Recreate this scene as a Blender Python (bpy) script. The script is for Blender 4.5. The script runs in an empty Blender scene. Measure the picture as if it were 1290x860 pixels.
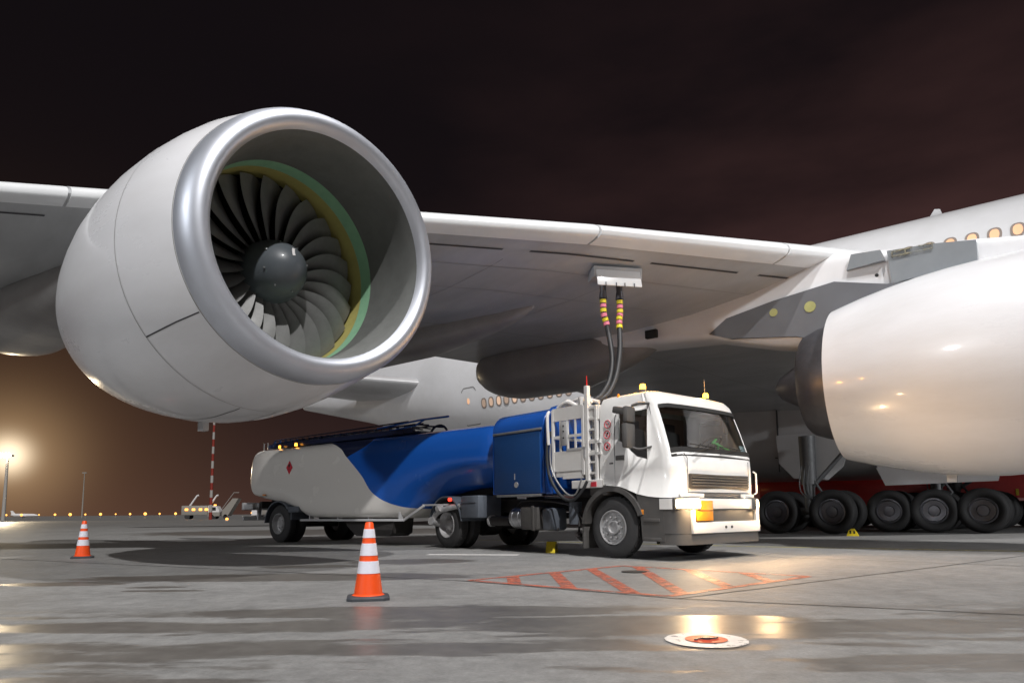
import bpy, bmesh, math, random
from mathutils import Vector, Matrix
R = math.radians
random.seed(7)
scene = bpy.context.scene
COL = scene.collection

# ------------------------------------------------------------------ materials
def new_mat(name):
    m = bpy.data.materials.new(name); m.use_nodes = True
    nt = m.node_tree
    return m, nt, nt.nodes['Principled BSDF']

def mat(name, col, rough=.5, metal=0., coat=0., dirt=0., dscale=3., bump=0., bscale=40., emit=None, estr=0., spec=.5, dcol=None, stretch=(1, 1, 1), rvar=.15):
    m, nt, b = new_mat(name)
    b.inputs['Base Color'].default_value = (*col, 1)
    b.inputs['Roughness'].default_value = rough
    b.inputs['Metallic'].default_value = metal
    b.inputs['Coat Weight'].default_value = coat
    b.inputs['Coat Roughness'].default_value = .08
    b.inputs['Specular IOR Level'].default_value = spec
    if emit:
        b.inputs['Emission Color'].default_value = (*emit, 1)
        b.inputs['Emission Strength'].default_value = estr
    if dirt or bump:
        tc = nt.nodes.new('ShaderNodeTexCoord')
        mp = nt.nodes.new('ShaderNodeMapping'); mp.inputs['Scale'].default_value = stretch
        nt.links.new(tc.outputs['Object'], mp.inputs[0])
    if dirt:
        n = nt.nodes.new('ShaderNodeTexNoise'); n.inputs['Scale'].default_value = dscale
        n.inputs['Detail'].default_value = 8; n.inputs['Roughness'].default_value = .65
        nt.links.new(mp.outputs[0], n.inputs['Vector'])
        r = nt.nodes.new('ShaderNodeValToRGB')
        r.color_ramp.elements[0].position = .35; r.color_ramp.elements[1].position = .75
        dc = dcol or tuple(c * .45 for c in col)
        r.color_ramp.elements[0].color = (*col, 1); r.color_ramp.elements[1].color = (*dc, 1)
        mx = nt.nodes.new('ShaderNodeMix'); mx.data_type = 'RGBA'
        mx.inputs[0].default_value = dirt; mx.inputs[6].default_value = (*col, 1)
        nt.links.new(n.outputs[0], r.inputs[0]); nt.links.new(r.outputs[0], mx.inputs[7])
        nt.links.new(mx.outputs[2], b.inputs['Base Color'])
        mr = nt.nodes.new('ShaderNodeMapRange'); mr.inputs[3].default_value = max(.02, rough - rvar * .5); mr.inputs[4].default_value = min(1, rough + rvar)
        nt.links.new(n.outputs[0], mr.inputs[0]); nt.links.new(mr.outputs[0], b.inputs['Roughness'])
    if bump:
        n2 = nt.nodes.new('ShaderNodeTexNoise'); n2.inputs['Scale'].default_value = bscale; n2.inputs['Detail'].default_value = 4
        nt.links.new(mp.outputs[0], n2.inputs['Vector'])
        bp = nt.nodes.new('ShaderNodeBump'); bp.inputs['Strength'].default_value = bump; bp.inputs['Distance'].default_value = .01
        nt.links.new(n2.outputs[0], bp.inputs['Height']); nt.links.new(bp.outputs[0], b.inputs['Normal'])
    return m

M = {}
M['plane_white'] = mat('aircraft white paint', (.78, .78, .80), .28, coat=.35, dirt=.25, dscale=.9, dcol=(.5, .49, .47), rvar=.12)
M['nacelle'] = mat('nacelle white paint', (.80, .80, .825), .26, coat=.4, dirt=.55, dscale=1.1, dcol=(.60, .585, .58), stretch=(.3, 1, 1), rvar=.2)
M['wing_grey'] = mat('wing grey paint', (.43, .44, .455), .30, coat=.3, dirt=.6, dscale=.7, dcol=(.25, .255, .26), stretch=(.5, 1.6, 1))
M['slat'] = mat('slat white paint', (.68, .69, .70), .28, coat=.2, dirt=.2, dscale=1.2)
M['fairing_grey'] = mat('fairing grey paint', (.30, .285, .28), .3, coat=.15, dirt=.5, dscale=1.0, dcol=(.14, .135, .135))
M['pylon_grey'] = mat('pylon paint', (.50, .50, .51), .32, coat=.2, dirt=.35, dscale=1.5, dcol=(.3, .3, .3))
M['chrome'] = mat('brushed lip aluminium', (.66, .69, .76), .44, metal=.85, dirt=.35, dscale=2.2, dcol=(.5, .5, .54), rvar=.12)
M['duct'] = mat('inlet acoustic liner', (.16, .165, .16), .55, dirt=.4, dscale=4, bump=.15, bscale=140)
M['green'] = mat('abradable green band', (.30, .56, .36), .55, dirt=.4, dscale=6, dcol=(.16, .38, .22))
M['yellow_band'] = mat('abradable yellow band', (.48, .43, .14), .55, dirt=.5, dscale=7, dcol=(.36, .32, .1))
M['blade'] = mat('titanium blade', (.24, .24, .238), .5, metal=.2, dirt=.4, dscale=5, dcol=(.12, .12, .12))
M['spinner'] = mat('spinner coating', (.10, .115, .13), .4, coat=.15, dirt=.2, dscale=5)
M['seam'] = mat('panel gap', (.05, .05, .055), .7)
M['seam_soft'] = mat('soft panel gap', (.22, .215, .21), .6)
M['cowl_line'] = mat('painted panel joint', (.40, .395, .39), .5)
M['dark_metal'] = mat('dark hot section metal', (.13, .13, .145), .4, metal=.7, dirt=.4, dscale=5)
M['gear_steel'] = mat('undercarriage grey', (.13, .135, .14), .5, metal=.3, dirt=.5, dscale=8)
M['steel'] = mat('gear steel', (.35, .36, .37), .4, metal=.6, dirt=.5, dscale=8)
M['plane_tyre'] = mat('aircraft tyre rubber', (.016, .016, .017), .7, dirt=.3, dscale=9, dcol=(.03, .03, .03))
M['tyre'] = mat('tyre rubber', (.028, .028, .030), .72, dirt=.4, dscale=9, dcol=(.07, .065, .06), bump=.2, bscale=60)
M['rim'] = mat('wheel rim paint', (.50, .50, .51), .4, metal=.35, dirt=.6, dscale=9, dcol=(.2, .18, .16))
M['window_lit'] = mat('lit cabin window', (.6, .35, .2), .4, emit=(1., .56, .33), estr=.62)
WL = [mat('lit window pane', (.6, .35, .2), .4, emit=(1., .56, .33), estr=e_) for e_ in (.62, .5, .7)]
WD = [mat('dim window pane', (.5, .4, .33), .25, emit=(1., .62, .40), estr=e_) for e_ in (.15, .35, .5)]
M['window_ring'] = mat('window surround', (.30, .25, .22), .4)
M['fin'] = mat('fin paint', (.55, .40, .38), .35, coat=.2)
M['navy'] = mat('navy paint', (.012, .02, .055), .25, coat=.5)
M['truck_white'] = mat('truck white paint', (.78, .77, .75), .3, coat=.4, dirt=.25, dscale=2.5, dcol=(.55, .52, .48))
M['blue'] = mat('truck blue paint', (.008, .08, .37), .22, coat=.6, dirt=.2, dscale=2.5, dcol=(.01, .05, .2), rvar=.08)
M['blue_dark'] = mat('cabinet shutter blue', (.010, .06, .20), .38, coat=.2, dirt=.3, dscale=3, dcol=(.012, .045, .13))
M['plastic'] = mat('dark grey plastic', (.075, .072, .07), .55, dirt=.5, dscale=6, dcol=(.12, .11, .1))
M['chassis'] = mat('chassis black', (.022, .02, .02), .6, dirt=.5, dscale=8, dcol=(.06, .05, .045))
M['alu'] = mat('tank aluminium', (.55, .56, .58), .3, metal=.9, dirt=.5, dscale=6)
M['mudguard'] = mat('mudguard grey', (.11, .125, .15), .4, coat=.2, dirt=.4, dscale=5)
M['rubber'] = mat('hose rubber', (.025, .027, .03), .5, dirt=.3, dscale=20)
M['hose_y'] = mat('hose yellow sleeve', (.75, .65, .03), .5)
M['hose_p'] = mat('hose pink sleeve', (.75, .22, .32), .5)
M['red'] = mat('red paint', (.72, .02, .015), .4, coat=.3, dirt=.3, dscale=4)
M['sign_red'] = mat('sign red', (.55, .03, .05), .5)
M['sign_white'] = mat('sign white', (.78, .76, .76), .45)
M['black'] = mat('flat black', (.012, .012, .012), .6)
M['orange_plate'] = mat('orange placard', (.85, .30, .01), .45, dirt=.2, dscale=12)
M['amber'] = mat('amber beacon', (.9, .4, .03), .3, emit=(1., .42, .04), estr=9.)
M['amber_small'] = mat('amber marker', (.9, .35, .03), .3, emit=(1., .38, .04), estr=5.)
M['red_lamp'] = mat('red marker', (.7, .02, .02), .3, emit=(1., .06, .03), estr=2.)
M['amber_dead'] = mat('amber reflector', (.75, .25, .02), .3)
M['head'] = mat('headlamp lens', (.9, .85, .7), .2, emit=(1., .80, .45), estr=22.)
M['cone'] = mat('cone orange', (.90, .085, .008), .42, dirt=.2, dscale=14, dcol=(.6, .08, .02))
M['cone_white'] = mat('cone white band', (.76, .76, .84), .35, dirt=.2, dscale=18)
M['cone_base'] = mat('cone base rubber', (.04, .045, .055), .55, dirt=.4, dscale=20, dcol=(.09, .09, .09))
M['chock'] = mat('chock yellow', (.80, .62, .02), .5, dirt=.3, dscale=20)
M['mast_white'] = mat('mast white', (.38, .36, .34), .5)
M['mast_red'] = mat('mast red', (.25, .03, .02), .5)
M['mast_grey'] = mat('mast grey', (.30, .28, .25), .5)
M['flood'] = mat('floodlamp', (1, .95, .8), .3, emit=(1., .86, .62), estr=60.)
M['far_lamp'] = mat('far lamp', (1, .5, .12), .3, emit=(1., .40, .07), estr=3.2)
M['seat'] = mat('seat cloth', (.10, .09, .09), .8)
M['bar_green'] = mat('bright green', (.05, .55, .08), .5)
M['paper'] = mat('paper', (.62, .72, .76), .6)
M['paint_red'] = mat('road paint red', (.50, .10, .05), .5, dirt=.75, dscale=9, dcol=(.30, .17, .13))
M['paint_white'] = mat('road paint white', (.72, .70, .68), .45, dirt=.5, dscale=9, dcol=(.4, .38, .36))
M['paint_yellow'] = mat('road paint yellow', (.55, .48, .05), .5, dirt=.5, dscale=6, dcol=(.32, .3, .15))
M['paint_faint'] = mat('worn yellow paint', (.36, .33, .22), .5, dirt=.8, dscale=6, dcol=(.24, .23, .2))
M['joint'] = mat('slab joint', (.045, .042, .04), .8)
M['interior'] = mat('cab interior trim', (.36, .25, .20), .7)
M['teal'] = mat('teal machine paint', (.08, .22, .2), .5)

def worn(m, lo, hi, scale):
    nt = m.node_tree; b = nt.nodes['Principled BSDF']; out = nt.nodes['Material Output']
    tc = nt.nodes.new('ShaderNodeTexCoord'); n = nt.nodes.new('ShaderNodeTexNoise'); n.inputs['Scale'].default_value = scale; n.inputs['Detail'].default_value = 9; n.inputs['Roughness'].default_value = .72
    nt.links.new(tc.outputs['Object'], n.inputs['Vector']); r = nt.nodes.new('ShaderNodeMapRange'); r.inputs[1].default_value = lo; r.inputs[2].default_value = hi
    nt.links.new(n.outputs[0], r.inputs[0]); t = nt.nodes.new('ShaderNodeBsdfTransparent'); mx = nt.nodes.new('ShaderNodeMixShader')
    nt.links.new(r.outputs[0], mx.inputs[0]); nt.links.new(b.outputs[0], mx.inputs[1]); nt.links.new(t.outputs[0], mx.inputs[2]); nt.links.new(mx.outputs[0], out.inputs['Surface'])
worn(M['paint_red'], .44, .66, 6.); worn(M['paint_yellow'], .46, .66, 5.); worn(M['paint_faint'], .38, .6, 5.)
M['ring_white'] = mat('worn ring paint', (.72, .70, .68), .45, dirt=.5, dscale=9, dcol=(.4, .38, .36)); worn(M['ring_white'], .56, .64, 14.)

def glass_mat():
    m = bpy.data.materials.new('tinted glass'); m.use_nodes = True
    nt = m.node_tree; nt.nodes.clear()
    o = nt.nodes.new('ShaderNodeOutputMaterial'); mx = nt.nodes.new('ShaderNodeMixShader')
    t = nt.nodes.new('ShaderNodeBsdfTransparent'); t.inputs[0].default_value = (.68, .72, .71, 1)
    g = nt.nodes.new('ShaderNodeBsdfGlossy'); g.inputs['Roughness'].default_value = .03; g.inputs[0].default_value = (.9, .9, .9, 1)
    f = nt.nodes.new('ShaderNodeFresnel'); f.inputs[0].default_value = 1.55
    ad = nt.nodes.new('ShaderNodeMath'); ad.operation = 'ADD'; ad.inputs[1].default_value = .06
    nt.links.new(f.outputs[0], ad.inputs[0]); nt.links.new(ad.outputs[0], mx.inputs[0])
    nt.links.new(t.outputs[0], mx.inputs[1]); nt.links.new(g.outputs[0], mx.inputs[2]); nt.links.new(mx.outputs[0], o.inputs[0])
    return m
M['glass'] = glass_mat()

# ------------------------------------------------------------------ mesh helpers
def link(o, parent=None):
    COL.objects.link(o)
    if parent is not None: o.parent = parent
    return o

def finish(name, bm, m, parent=None, smooth=35, loc=None, recalc=True):
    bmesh.ops.remove_doubles(bm, verts=bm.verts, dist=.0002)
    if recalc: bmesh.ops.recalc_face_normals(bm, faces=bm.faces)
    me = bpy.data.meshes.new(name); bm.to_mesh(me); bm.free()
    ms = m if isinstance(m, (list, tuple)) else [m]
    for k in ms: me.materials.append(k)
    if smooth:
        me.shade_smooth(); me.set_sharp_from_angle(angle=R(smooth))
    o = bpy.data.objects.new(name, me)
    if loc is not None: o.location = loc
    return link(o, parent)

def nb(): return bmesh.new()

def box(bm, c, s, rot=None, bev=0., mi=0):
    r = bmesh.ops.create_cube(bm, size=1.)
    vs = r['verts']
    mt = Matrix.Translation(c) @ (rot.to_4x4() if rot is not None else Matrix.Identity(4)) @ Matrix.Diagonal((*s, 1))
    bmesh.ops.transform(bm, matrix=mt, verts=vs)
    fs = set(f for v in vs for f in v.link_faces)
    for f in fs: f.material_index = mi
    if bev:
        es = list(set(e for v in vs for e in v.link_edges))
        r = bmesh.ops.bevel(bm, geom=es, offset=bev, segments=2, affect='EDGES', profile=.5)
        for f in r['faces']: f.material_index = mi
    return vs

def b2(bm, a, b, bev=0., mi=0):
    c = [(a[i] + b[i]) / 2 for i in range(3)]; s = [abs(b[i] - a[i]) for i in range(3)]
    return box(bm, c, s, None, bev, mi)

def cyl(bm, p, q, r, r2=None, n=16, mi=0, cap=True):
    p = Vector(p); q = Vector(q); d = q - p
    rt = d.to_track_quat('Z', 'Y').to_matrix()
    r2 = r if r2 is None else r2
    a = [bm.verts.new(p + rt @ Vector((r * math.cos(2 * math.pi * i / n), r * math.sin(2 * math.pi * i / n), 0))) for i in range(n)]
    b = [bm.verts.new(q + rt @ Vector((r2 * math.cos(2 * math.pi * i / n), r2 * math.sin(2 * math.pi * i / n), 0))) for i in range(n)]
    for i in range(n):
        f = bm.faces.new((a[i], a[(i + 1) % n], b[(i + 1) % n], b[i])); f.material_index = mi
    if cap:
        bm.faces.new(a[::-1]).material_index = mi; bm.faces.new(b).material_index = mi

def smooth_path(pts, n=8):
    P = [Vector(p) for p in pts]; out = []
    for i in range(len(P) - 1):
        p0 = P[max(i - 1, 0)]; p1 = P[i]; p2 = P[i + 1]; p3 = P[min(i + 2, len(P) - 1)]
        for k in range(n):
            t = k / n
            out.append(.5 * ((2 * p1) + (-p0 + p2) * t + (2 * p0 - 5 * p1 + 4 * p2 - p3) * t * t + (-p0 + 3 * p1 - 3 * p2 + p3) * t ** 3))
    out.append(P[-1]); return out

def tube(bm, pts, r, n=10, mi=0, smooth=0, cap=True):
    P = smooth_path(pts, smooth) if smooth else [Vector(p) for p in pts]
    rings = []
    up = None
    for i, p in enumerate(P):
        d = (P[min(i + 1, len(P) - 1)] - P[max(i - 1, 0)]).normalized()
        if up is None:
            up = Vector((0, 0, 1)) if abs(d.z) < .9 else Vector((1, 0, 0))
        x = up - d * up.dot(d); x.normalize(); up = x; y = d.cross(x)
        rr = r(i / (len(P) - 1)) if callable(r) else r
        rings.append([bm.verts.new(p + rr * (x * math.cos(2 * math.pi * k / n) + y * math.sin(2 * math.pi * k / n))) for k in range(n)])
    loft_v(bm, rings, mi, cap)

def loft_v(bm, rings, mi=0, cap=True, close=True):
    n = len(rings[0])
    for a, b in zip(rings, rings[1:]):
        for k in range(n if close else n - 1):
            try: bm.faces.new((a[k], a[(k + 1) % n], b[(k + 1) % n], b[k])).material_index = mi
            except ValueError: pass
    if cap:
        bm.faces.new(rings[0][::-1]).material_index = mi; bm.faces.new(rings[-1]).material_index = mi

def loft(bm, rings, mi=0, cap=True, close=True):
    loft_v(bm, [[bm.verts.new(p) for p in r] for r in rings], mi, cap, close)

def prism(bm, poly, h0, h1, fn, mi=0):
    """poly: 2D points, extruded from h0 to h1; fn(u, v, h) -> 3D"""
    a = [bm.verts.new(fn(u, v, h0)) for u, v in poly]; b = [bm.verts.new(fn(u, v, h1)) for u, v in poly]
    n = len(poly)
    bm.faces.new(a[::-1]).material_index = mi; bm.faces.new(b).material_index = mi
    for i in range(n): bm.faces.new((a[i], a[(i + 1) % n], b[(i + 1) % n], b[i])).material_index = mi

def lathe_y(bm, prof, c=(0, 0, 0), n=40, mi=0, close=False):
    """revolve (y, r) about the Y axis through c"""
    rings = []
    for y, r in prof:
        rings.append([bm.verts.new((c[0] + r * math.cos(2 * math.pi * k / n), c[1] + y, c[2] + r * math.sin(2 * math.pi * k / n))) for k in range(n)])
    for a, b in zip(rings, rings[1:] + ([rings[0]] if close else [])):
        for k in range(n): bm.faces.new((a[k], a[(k + 1) % n], b[(k + 1) % n], b[k])).material_index = mi
    return rings

def tag(o, label=None, cat=None, group=None, kind=None):
    if label: o['label'] = label
    if cat: o['category'] = cat
    if group: o['group'] = group
    if kind: o['kind'] = kind
    return o

def empty(name, loc, rz, label, cat, group=None):
    o = bpy.data.objects.new(name, None); o.location = loc; o.rotation_euler = (0, 0, rz); o.empty_display_size = .3
    link(o); return tag(o, label, cat, group)

def finish_each(name, bm, m, parent=None, smooth=35):
    """every loose piece of the bmesh becomes a part of its own"""
    bm.verts.index_update(); bm.faces.index_update(); seen = set(); groups = []
    for v in bm.verts:
        if v in seen: continue
        st = [v]; g = []; seen.add(v)
        while st:
            q = st.pop(); g.append(q)
            for e in q.link_edges:
                w_ = e.other_vert(q)
                if w_ not in seen: seen.add(w_); st.append(w_)
        groups.append(g)
    for g in groups:
        nb_ = bmesh.new(); mp = {v: nb_.verts.new(v.co) for v in g}
        done = set()
        for v in g:
            for f in v.link_faces:
                if f.index in done: continue
                done.add(f.index)
                try: nb_.faces.new([mp[q] for q in f.verts])
                except ValueError: pass
        finish(name, nb_, m, parent, smooth)
    bm.free()

def kids(o): return [c for c in COL.objects if c.parent is o]

def copy_tree(o, parent=None, mirror=False):
    c = o.copy(); COL.objects.link(c); c.parent = parent
    for ch in kids(o): copy_tree(ch, c)
    return c

def interp(x, pts):
    if x <= pts[0][0]: return pts[0][1]
    for (a, b), (c, d) in zip(pts, pts[1:]):
        if x <= c: return b + (d - b) * (x - a) / (c - a)
    return pts[-1][1]

def sinterp(x, pts):
    if x <= pts[0][0]: return pts[0][1]
    for (a, b), (c, d) in zip(pts, pts[1:]):
        if x <= c:
            t = (x - a) / (c - a); t = t * t * (3 - 2 * t); return b + (d - b) * t
    return pts[-1][1]

# ------------------------------------------------------------------ camera
cam = bpy.data.cameras.new('camera'); co = bpy.data.objects.new('camera', cam); link(co)
cam.sensor_width = 36; cam.lens = 36 * 860 / 1290; cam.shift_y = (546.5 - 430) / 1290
cam.clip_start = .05; cam.clip_end = 6000
co.matrix_world = Matrix.Translation((0, 0, .78)) @ Matrix.Rotation(R(96.5), 4, 'X') @ Matrix.Rotation(R(-.5), 4, 'Z')
scene.camera = co

# ------------------------------------------------------------------ airliner  (local x forward, -y starboard)
HEAD = 39.4
plane = empty('airliner', (12.7, 26.8, 0), -R(HEAD),
              'white four engined double deck airliner being refuelled, seen from under its wing', 'aircraft')

# --- fuselage
def fus(a):
    """half width, centre z of max width, top z, bottom z"""
    w = interp(a, [(-36, .35), (-30, 1.0), (-24, 2.1), (-19, 3.0), (-14, 3.4), (20, 3.4), (27, 2.9), (32, 1.8), (35, .5)])
    t = interp(a, [(-36, 9.3), (-28, 10.3), (-20, 11.0), (-12, 11.35), (20, 11.35), (27, 10.4), (32, 8.4), (35, 5.6)])
    b = interp(a, [(-36, 8.3), (-28, 6.6), (-20, 4.4), (-13, 3.0), (-8, 2.75), (20, 2.75), (28, 3.0), (35, 4.8)])
    return w, t, b
def fus_pt(a, th, off=0.):
    w, t, b = fus(a); zc = b + (t - b) * .46
    c, s = math.cos(th), math.sin(th)
    e = .92
    y = (w + off) * (abs(c) ** e) * (1 if c >= 0 else -1)
    z = zc + ((t - zc + off) if s >= 0 else (zc - b + off)) * (abs(s) ** e) * (1 if s >= 0 else -1)
    return Vector((a, y, z))
bm = nb()
rings = []
A = [-36 + i * 71 / 70 for i in range(71)]
for a in A: rings.append([fus_pt(a, 2 * math.pi * k / 64) for k in range(64)])
loft(bm, rings)
fuse = finish('fuselage', bm, M['plane_white'], plane, 60)
def fus_side(a, z, off=0.):
    """starboard (-y) skin point at height z"""
    lo, hi = -math.pi / 2, math.pi / 2
    for _ in range(30):
        m = (lo + hi) / 2
        if fus_pt(a, m).z < z: lo = m
        else: hi = m
    p = fus_pt(a, lo, off); return Vector((a, -p.y, p.z))
def fus_patch(bm, a0, a1, z0, z1, off, rnd=0., mi=0, nn=20):
    ca, cz = (a0 + a1) / 2, (z0 + z1) / 2; vs = []
    for k in range(nn):
        t = 2 * math.pi * k / nn; c, s = math.cos(t), math.sin(t); e = rnd
        a = ca + (a1 - a0) / 2 * abs(c) ** e * (1 if c >= 0 else -1); z = cz + (z1 - z0) / 2 * abs(s) ** e * (1 if s >= 0 else -1)
        vs.append(bm.verts.new(fus_side(a, z, off)))
    bm.faces.new(vs).material_index = mi
def window(a, z):
    bm = nb(); fus_patch(bm, a - .20, a + .20, z - .27, z + .27, .006, .8)
    o = finish('window', bm, M['window_ring'], fuse, 0)
    bm = nb(); fus_patch(bm, a - .13, a + .13, z - .20, z + .20, .012, .85)
    finish('window_pane', bm, random.choice(WL if z > 8 else WD), fuse, 0)
for i in range(7): window(3.45 + i * .6, 9.40)
for i in range(11): window(-15.6 + i * .53 + (.0 if i > 1 else -.02), 6.27)
# door with its outline
bm = nb()
def strip_on(bm, pts, w, fn, mi=0):
    """thin band along pts (2D) using fn(u, v)"""
    for (u0, v0), (u1, v1) in zip(pts, pts[1:]):
        d = Vector((u1 - u0, v1 - v0)); L = d.length; d /= L; n = Vector((-d.y, d.x)) * w / 2
        bm.faces.new([bm.verts.new(fn(*q)) for q in ((u0 + n.x, v0 + n.y), (u1 + n.x, v1 + n.y), (u1 - n.x, v1 - n.y), (u0 - n.x, v0 - n.y))]).material_index = mi
fs = lambda u, v: fus_side(u, v, .012)
strip_on(bm, [(-17.25, 5.3), (-17.25, 7.05), (-17.1, 7.2), (-16.35, 7.2), (-16.2, 7.05), (-16.2, 5.3), (-17.25, 5.3)], .045, fs)
door = finish('door', bm, M['seam_soft'], fuse, 0)
bm = nb(); fus_patch(bm, -16.86, -16.68, 6.35, 6.65, .014, .9); finish('door_window', bm, M['window_lit'], fuse, 0)
bm = nb(); strip_on(bm, [(-18.6, 4.8), (-18.6, 9.5)], .03, fs); strip_on(bm, [(-8.2, 3.6), (-8.2, 8)], .03, fs)
finish_each('skin_joint', bm, M['seam_soft'], fuse, 0)
# roof antenna
bm = nb(); prism(bm, [(3.6, 11.25), (4.3, 11.25), (4.15, 11.75), (3.98, 11.8)], -.03, .03, lambda u, v, h: Vector((u, h, v)))
finish('antenna', bm, M['plane_white'], fuse)

# belly fairing
bm = nb(); rings = []
for i in range(25):
    a = -13 + i * 26 / 24; t = abs(i - 12) / 12; k = (1 - t ** 3.2)
    w = 2.6 + 1.3 * k; zb = 2.85 - .95 * k; zt = 4.2 + 1.3 * k
    ring = []
    for j in range(32):
        th = 2 * math.pi * j / 32; c, s = math.cos(th), math.sin(th)
        ring.append(Vector((a, w * abs(c) ** .6 * (1 if c >= 0 else -1), (zb + zt) / 2 + (zt - zb) / 2 * abs(s) ** .6 * (1 if s >= 0 else -1))))
    rings.append(ring)
loft(bm, rings); finish('belly_fairing', bm, M['pylon_grey'], plane, 50)
# air scoop and belly details
bm = nb(); b2(bm, (-1.0, -3.98, 2.6), (2.2, -3.9, 2.63)); b2(bm, (-.9, -3.96, 2.1), (-.86, -3.9, 4.4)); b2(bm, (2.2, -3.97, 2.1), (2.24, -3.9, 4.3))
finish('belly_panel_joint', bm, M['seam'], plane, 0)

# --- wing
WS = [(-3, 12.4, 5.6, 18., 4.4, .11), (3, 12.4, 5.6, 18., 4.4, .11), (8, 8.4, 5.8, 14.2, 4.8, .10), (13, 4.35, 6.05, 10.4, 5.2, .09), (18, .5, 6.12, 8.2, 5.35, .09), (25.8, -6.45, 6.28, 7.0, 5.7, .09), (36, -15.4, 6.6, 4.2, 6.2, .09), (38, -17.4, 6.6, 2.6, 6.3, .09)]
AF = [(0, 0, 0), (.004, .10, -.07), (.015, .20, -.13), (.04, .33, -.22), (.08, .46, -.32), (.15, .58, -.45), (.3, .68, -.56), (.45, .64, -.55), (.6, .52, -.40), (.75, .36, -.22), (.9, .16, -.06), (1., .012, -.012)]
def wst(s):
    return [interp(s, [(w[0], w[k]) for w in WS]) for k in range(1, 6)]
def wing_pt(s, x, side, off=0.):
    aL, zL, ch, zT, tc = wst(s)
    zz = interp(x, [(p[0], p[1] if side > 0 else p[2]) for p in AF]) * tc * ch
    return Vector((aL - x * ch, -s, zL + (zT - zL) * x + zz + (off if side > 0 else -off)))
def wing_low(a, s, off=0.):
    aL, zL, ch, zT, tc = wst(s); return wing_pt(s, (aL - a) / ch, -1, off)
bm = nb(); rings = []
SS = [-3, 0, 3, 5, 7, 9, 10.5, 11.8, 13, 14.5, 16, 17.5, 18.7, 20, 22, 23.7, 25.2, 28, 31, 34, 36, 38]
XF = [0, .002, .004, .009, .015, .026, .04, .06, .08, .115, .15, .22, .3, .37, .45, .52, .6, .67, .75, .82, .9, 1.]
for s in SS:
    up = [wing_pt(s, x, 1) for x in XF]; lo = [wing_pt(s, x, -1) for x in XF[1:]]
    rings.append(up + lo[::-1])
loft(bm, rings)
wing = finish('wing', bm, M['wing_grey'], plane, 30)
def slat(s0, s1, depth=.036):
    bm = nb(); rings = []; n = max(2, int((s1 - s0) / 1.2) + 1)
    xs = [x for x in XF if x < depth] + [depth]
    for i in range(n + 1):
        s = s0 + (s1 - s0) * i / n; ring = []
        for x in xs[::-1]: ring.append(wing_pt(s, x, 1, .02))
        for x in xs[1:]: ring.append(wing_pt(s, x, -1, .02))
        for p in ring: p.x += .02 if True else 0
        for x in xs[::-1][:-1]: pass
        ring += [wing_pt(s, xs[-1], -1, -.03), wing_pt(s, xs[-1], 1, -.03)]
        rings.append(ring)
    loft(bm, rings); finish('slat', bm, M['slat'], plane, 30)
ed = [10.5, 14.7, 17.95, 21.5, 24.95, 29, 33, 37.5]
for a, b in zip(ed, ed[1:]): slat(a + .02, b - .02)
# access panels / hinge gaps on the lower surface behind the slats
bm = nb()
for s0, s1 in ((13.2, 14.6), (15.0, 16.6), (16.9, 18.6), (19.0, 20.8), (21.1, 22.2), (25.1, 26.9)):
    pts = []
    for k in range(7):
        s = s0 + (s1 - s0) * k / 6; pts.append(s)
    for p, q in zip(pts, pts[1:]):
        vs = [wing_pt(p, .075, -1, .012), wing_pt(q, .075, -1, .012), wing_pt(q, .081, -1, .012), wing_pt(p, .081, -1, .012)]
        bm.faces.new([bm.verts.new(v) for v in vs])
bmesh.ops.remove_doubles(bm, verts=bm.verts, dist=.002)
finish_each('slat_track_gap', bm, M['seam'], wing, 0)
bm = nb()
def low_line(x0, s0, x1, s1, w=.02, n=10):
    for i in range(n):
        p = [(x0 + (x1 - x0) * (i + k) / n, s0 + (s1 - s0) * (i + k) / n) for k in (0, 1)]
        A_, B_ = [wing_pt(s, x, -1, .008) for x, s in p]
        d = (B_ - A_).normalized(); nrm = Vector((0, 0, 1)).cross(d).normalized() * w / 2
        bm.faces.new([bm.verts.new(v) for v in (A_ + nrm, B_ + nrm, B_ - nrm, A_ - nrm)])
low_line(.62, 14.6, .70, 23); low_line(.62, 5, .62, 14); low_line(.30, 15, .30, 23, .012); low_line(.16, 10, .16, 23, .012)
for s in (11, 16.6, 18.8, 21, 26): low_line(.12, s, .60, s, .012)
finish('wing_panel_joint', bm, M['seam_soft'], wing, 0)
# refuelling panel: open bay door and its recess
rp = wing_low(.25, 16.95)
rpm = Matrix.Rotation(R(-39), 3, 'Z')
pb = nb()
LEd = Vector((.81, 1, 0)).normalized()    # along the span, inboard
AFd = Vector((-1, .81, 0)).normalized()
def span_box(bm, c, l, d, h, tilt=0., bev=.01, mi=0):
    rot = Matrix((LEd, AFd, Vector((0, 0, 1)))).transposed() @ Matrix.Rotation(tilt, 3, 'X')
    box(bm, c, (l, d, h), rot, bev, mi)
span_box(pb, rp + Vector((0, 0, -.13)), 1.02, .42, .22)
panel = finish('refuel_bay', pb, M['wing_grey'], plane)
pb = nb(); span_box(pb, rp + Vector((0, 0, -.27)) - AFd * .24, .94, .03, .36, R(-14)); finish('bay_door', pb, M['slat'], panel)
pb = nb()
for k in (-.3, -.08, .1, .3): span_box(pb, rp + Vector((0, 0, -.42)) - AFd * .30 + LEd * k, .015, .02, .08, 0, 0)
for k in (-.26, .09): cyl(pb, rp + LEd * k + Vector((0, 0, -.2)), rp + LEd * k + Vector((0, 0, -.52)), .075, .06, 14)
finish_each('fuel_coupling', pb, M['dark_metal'], panel)

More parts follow.
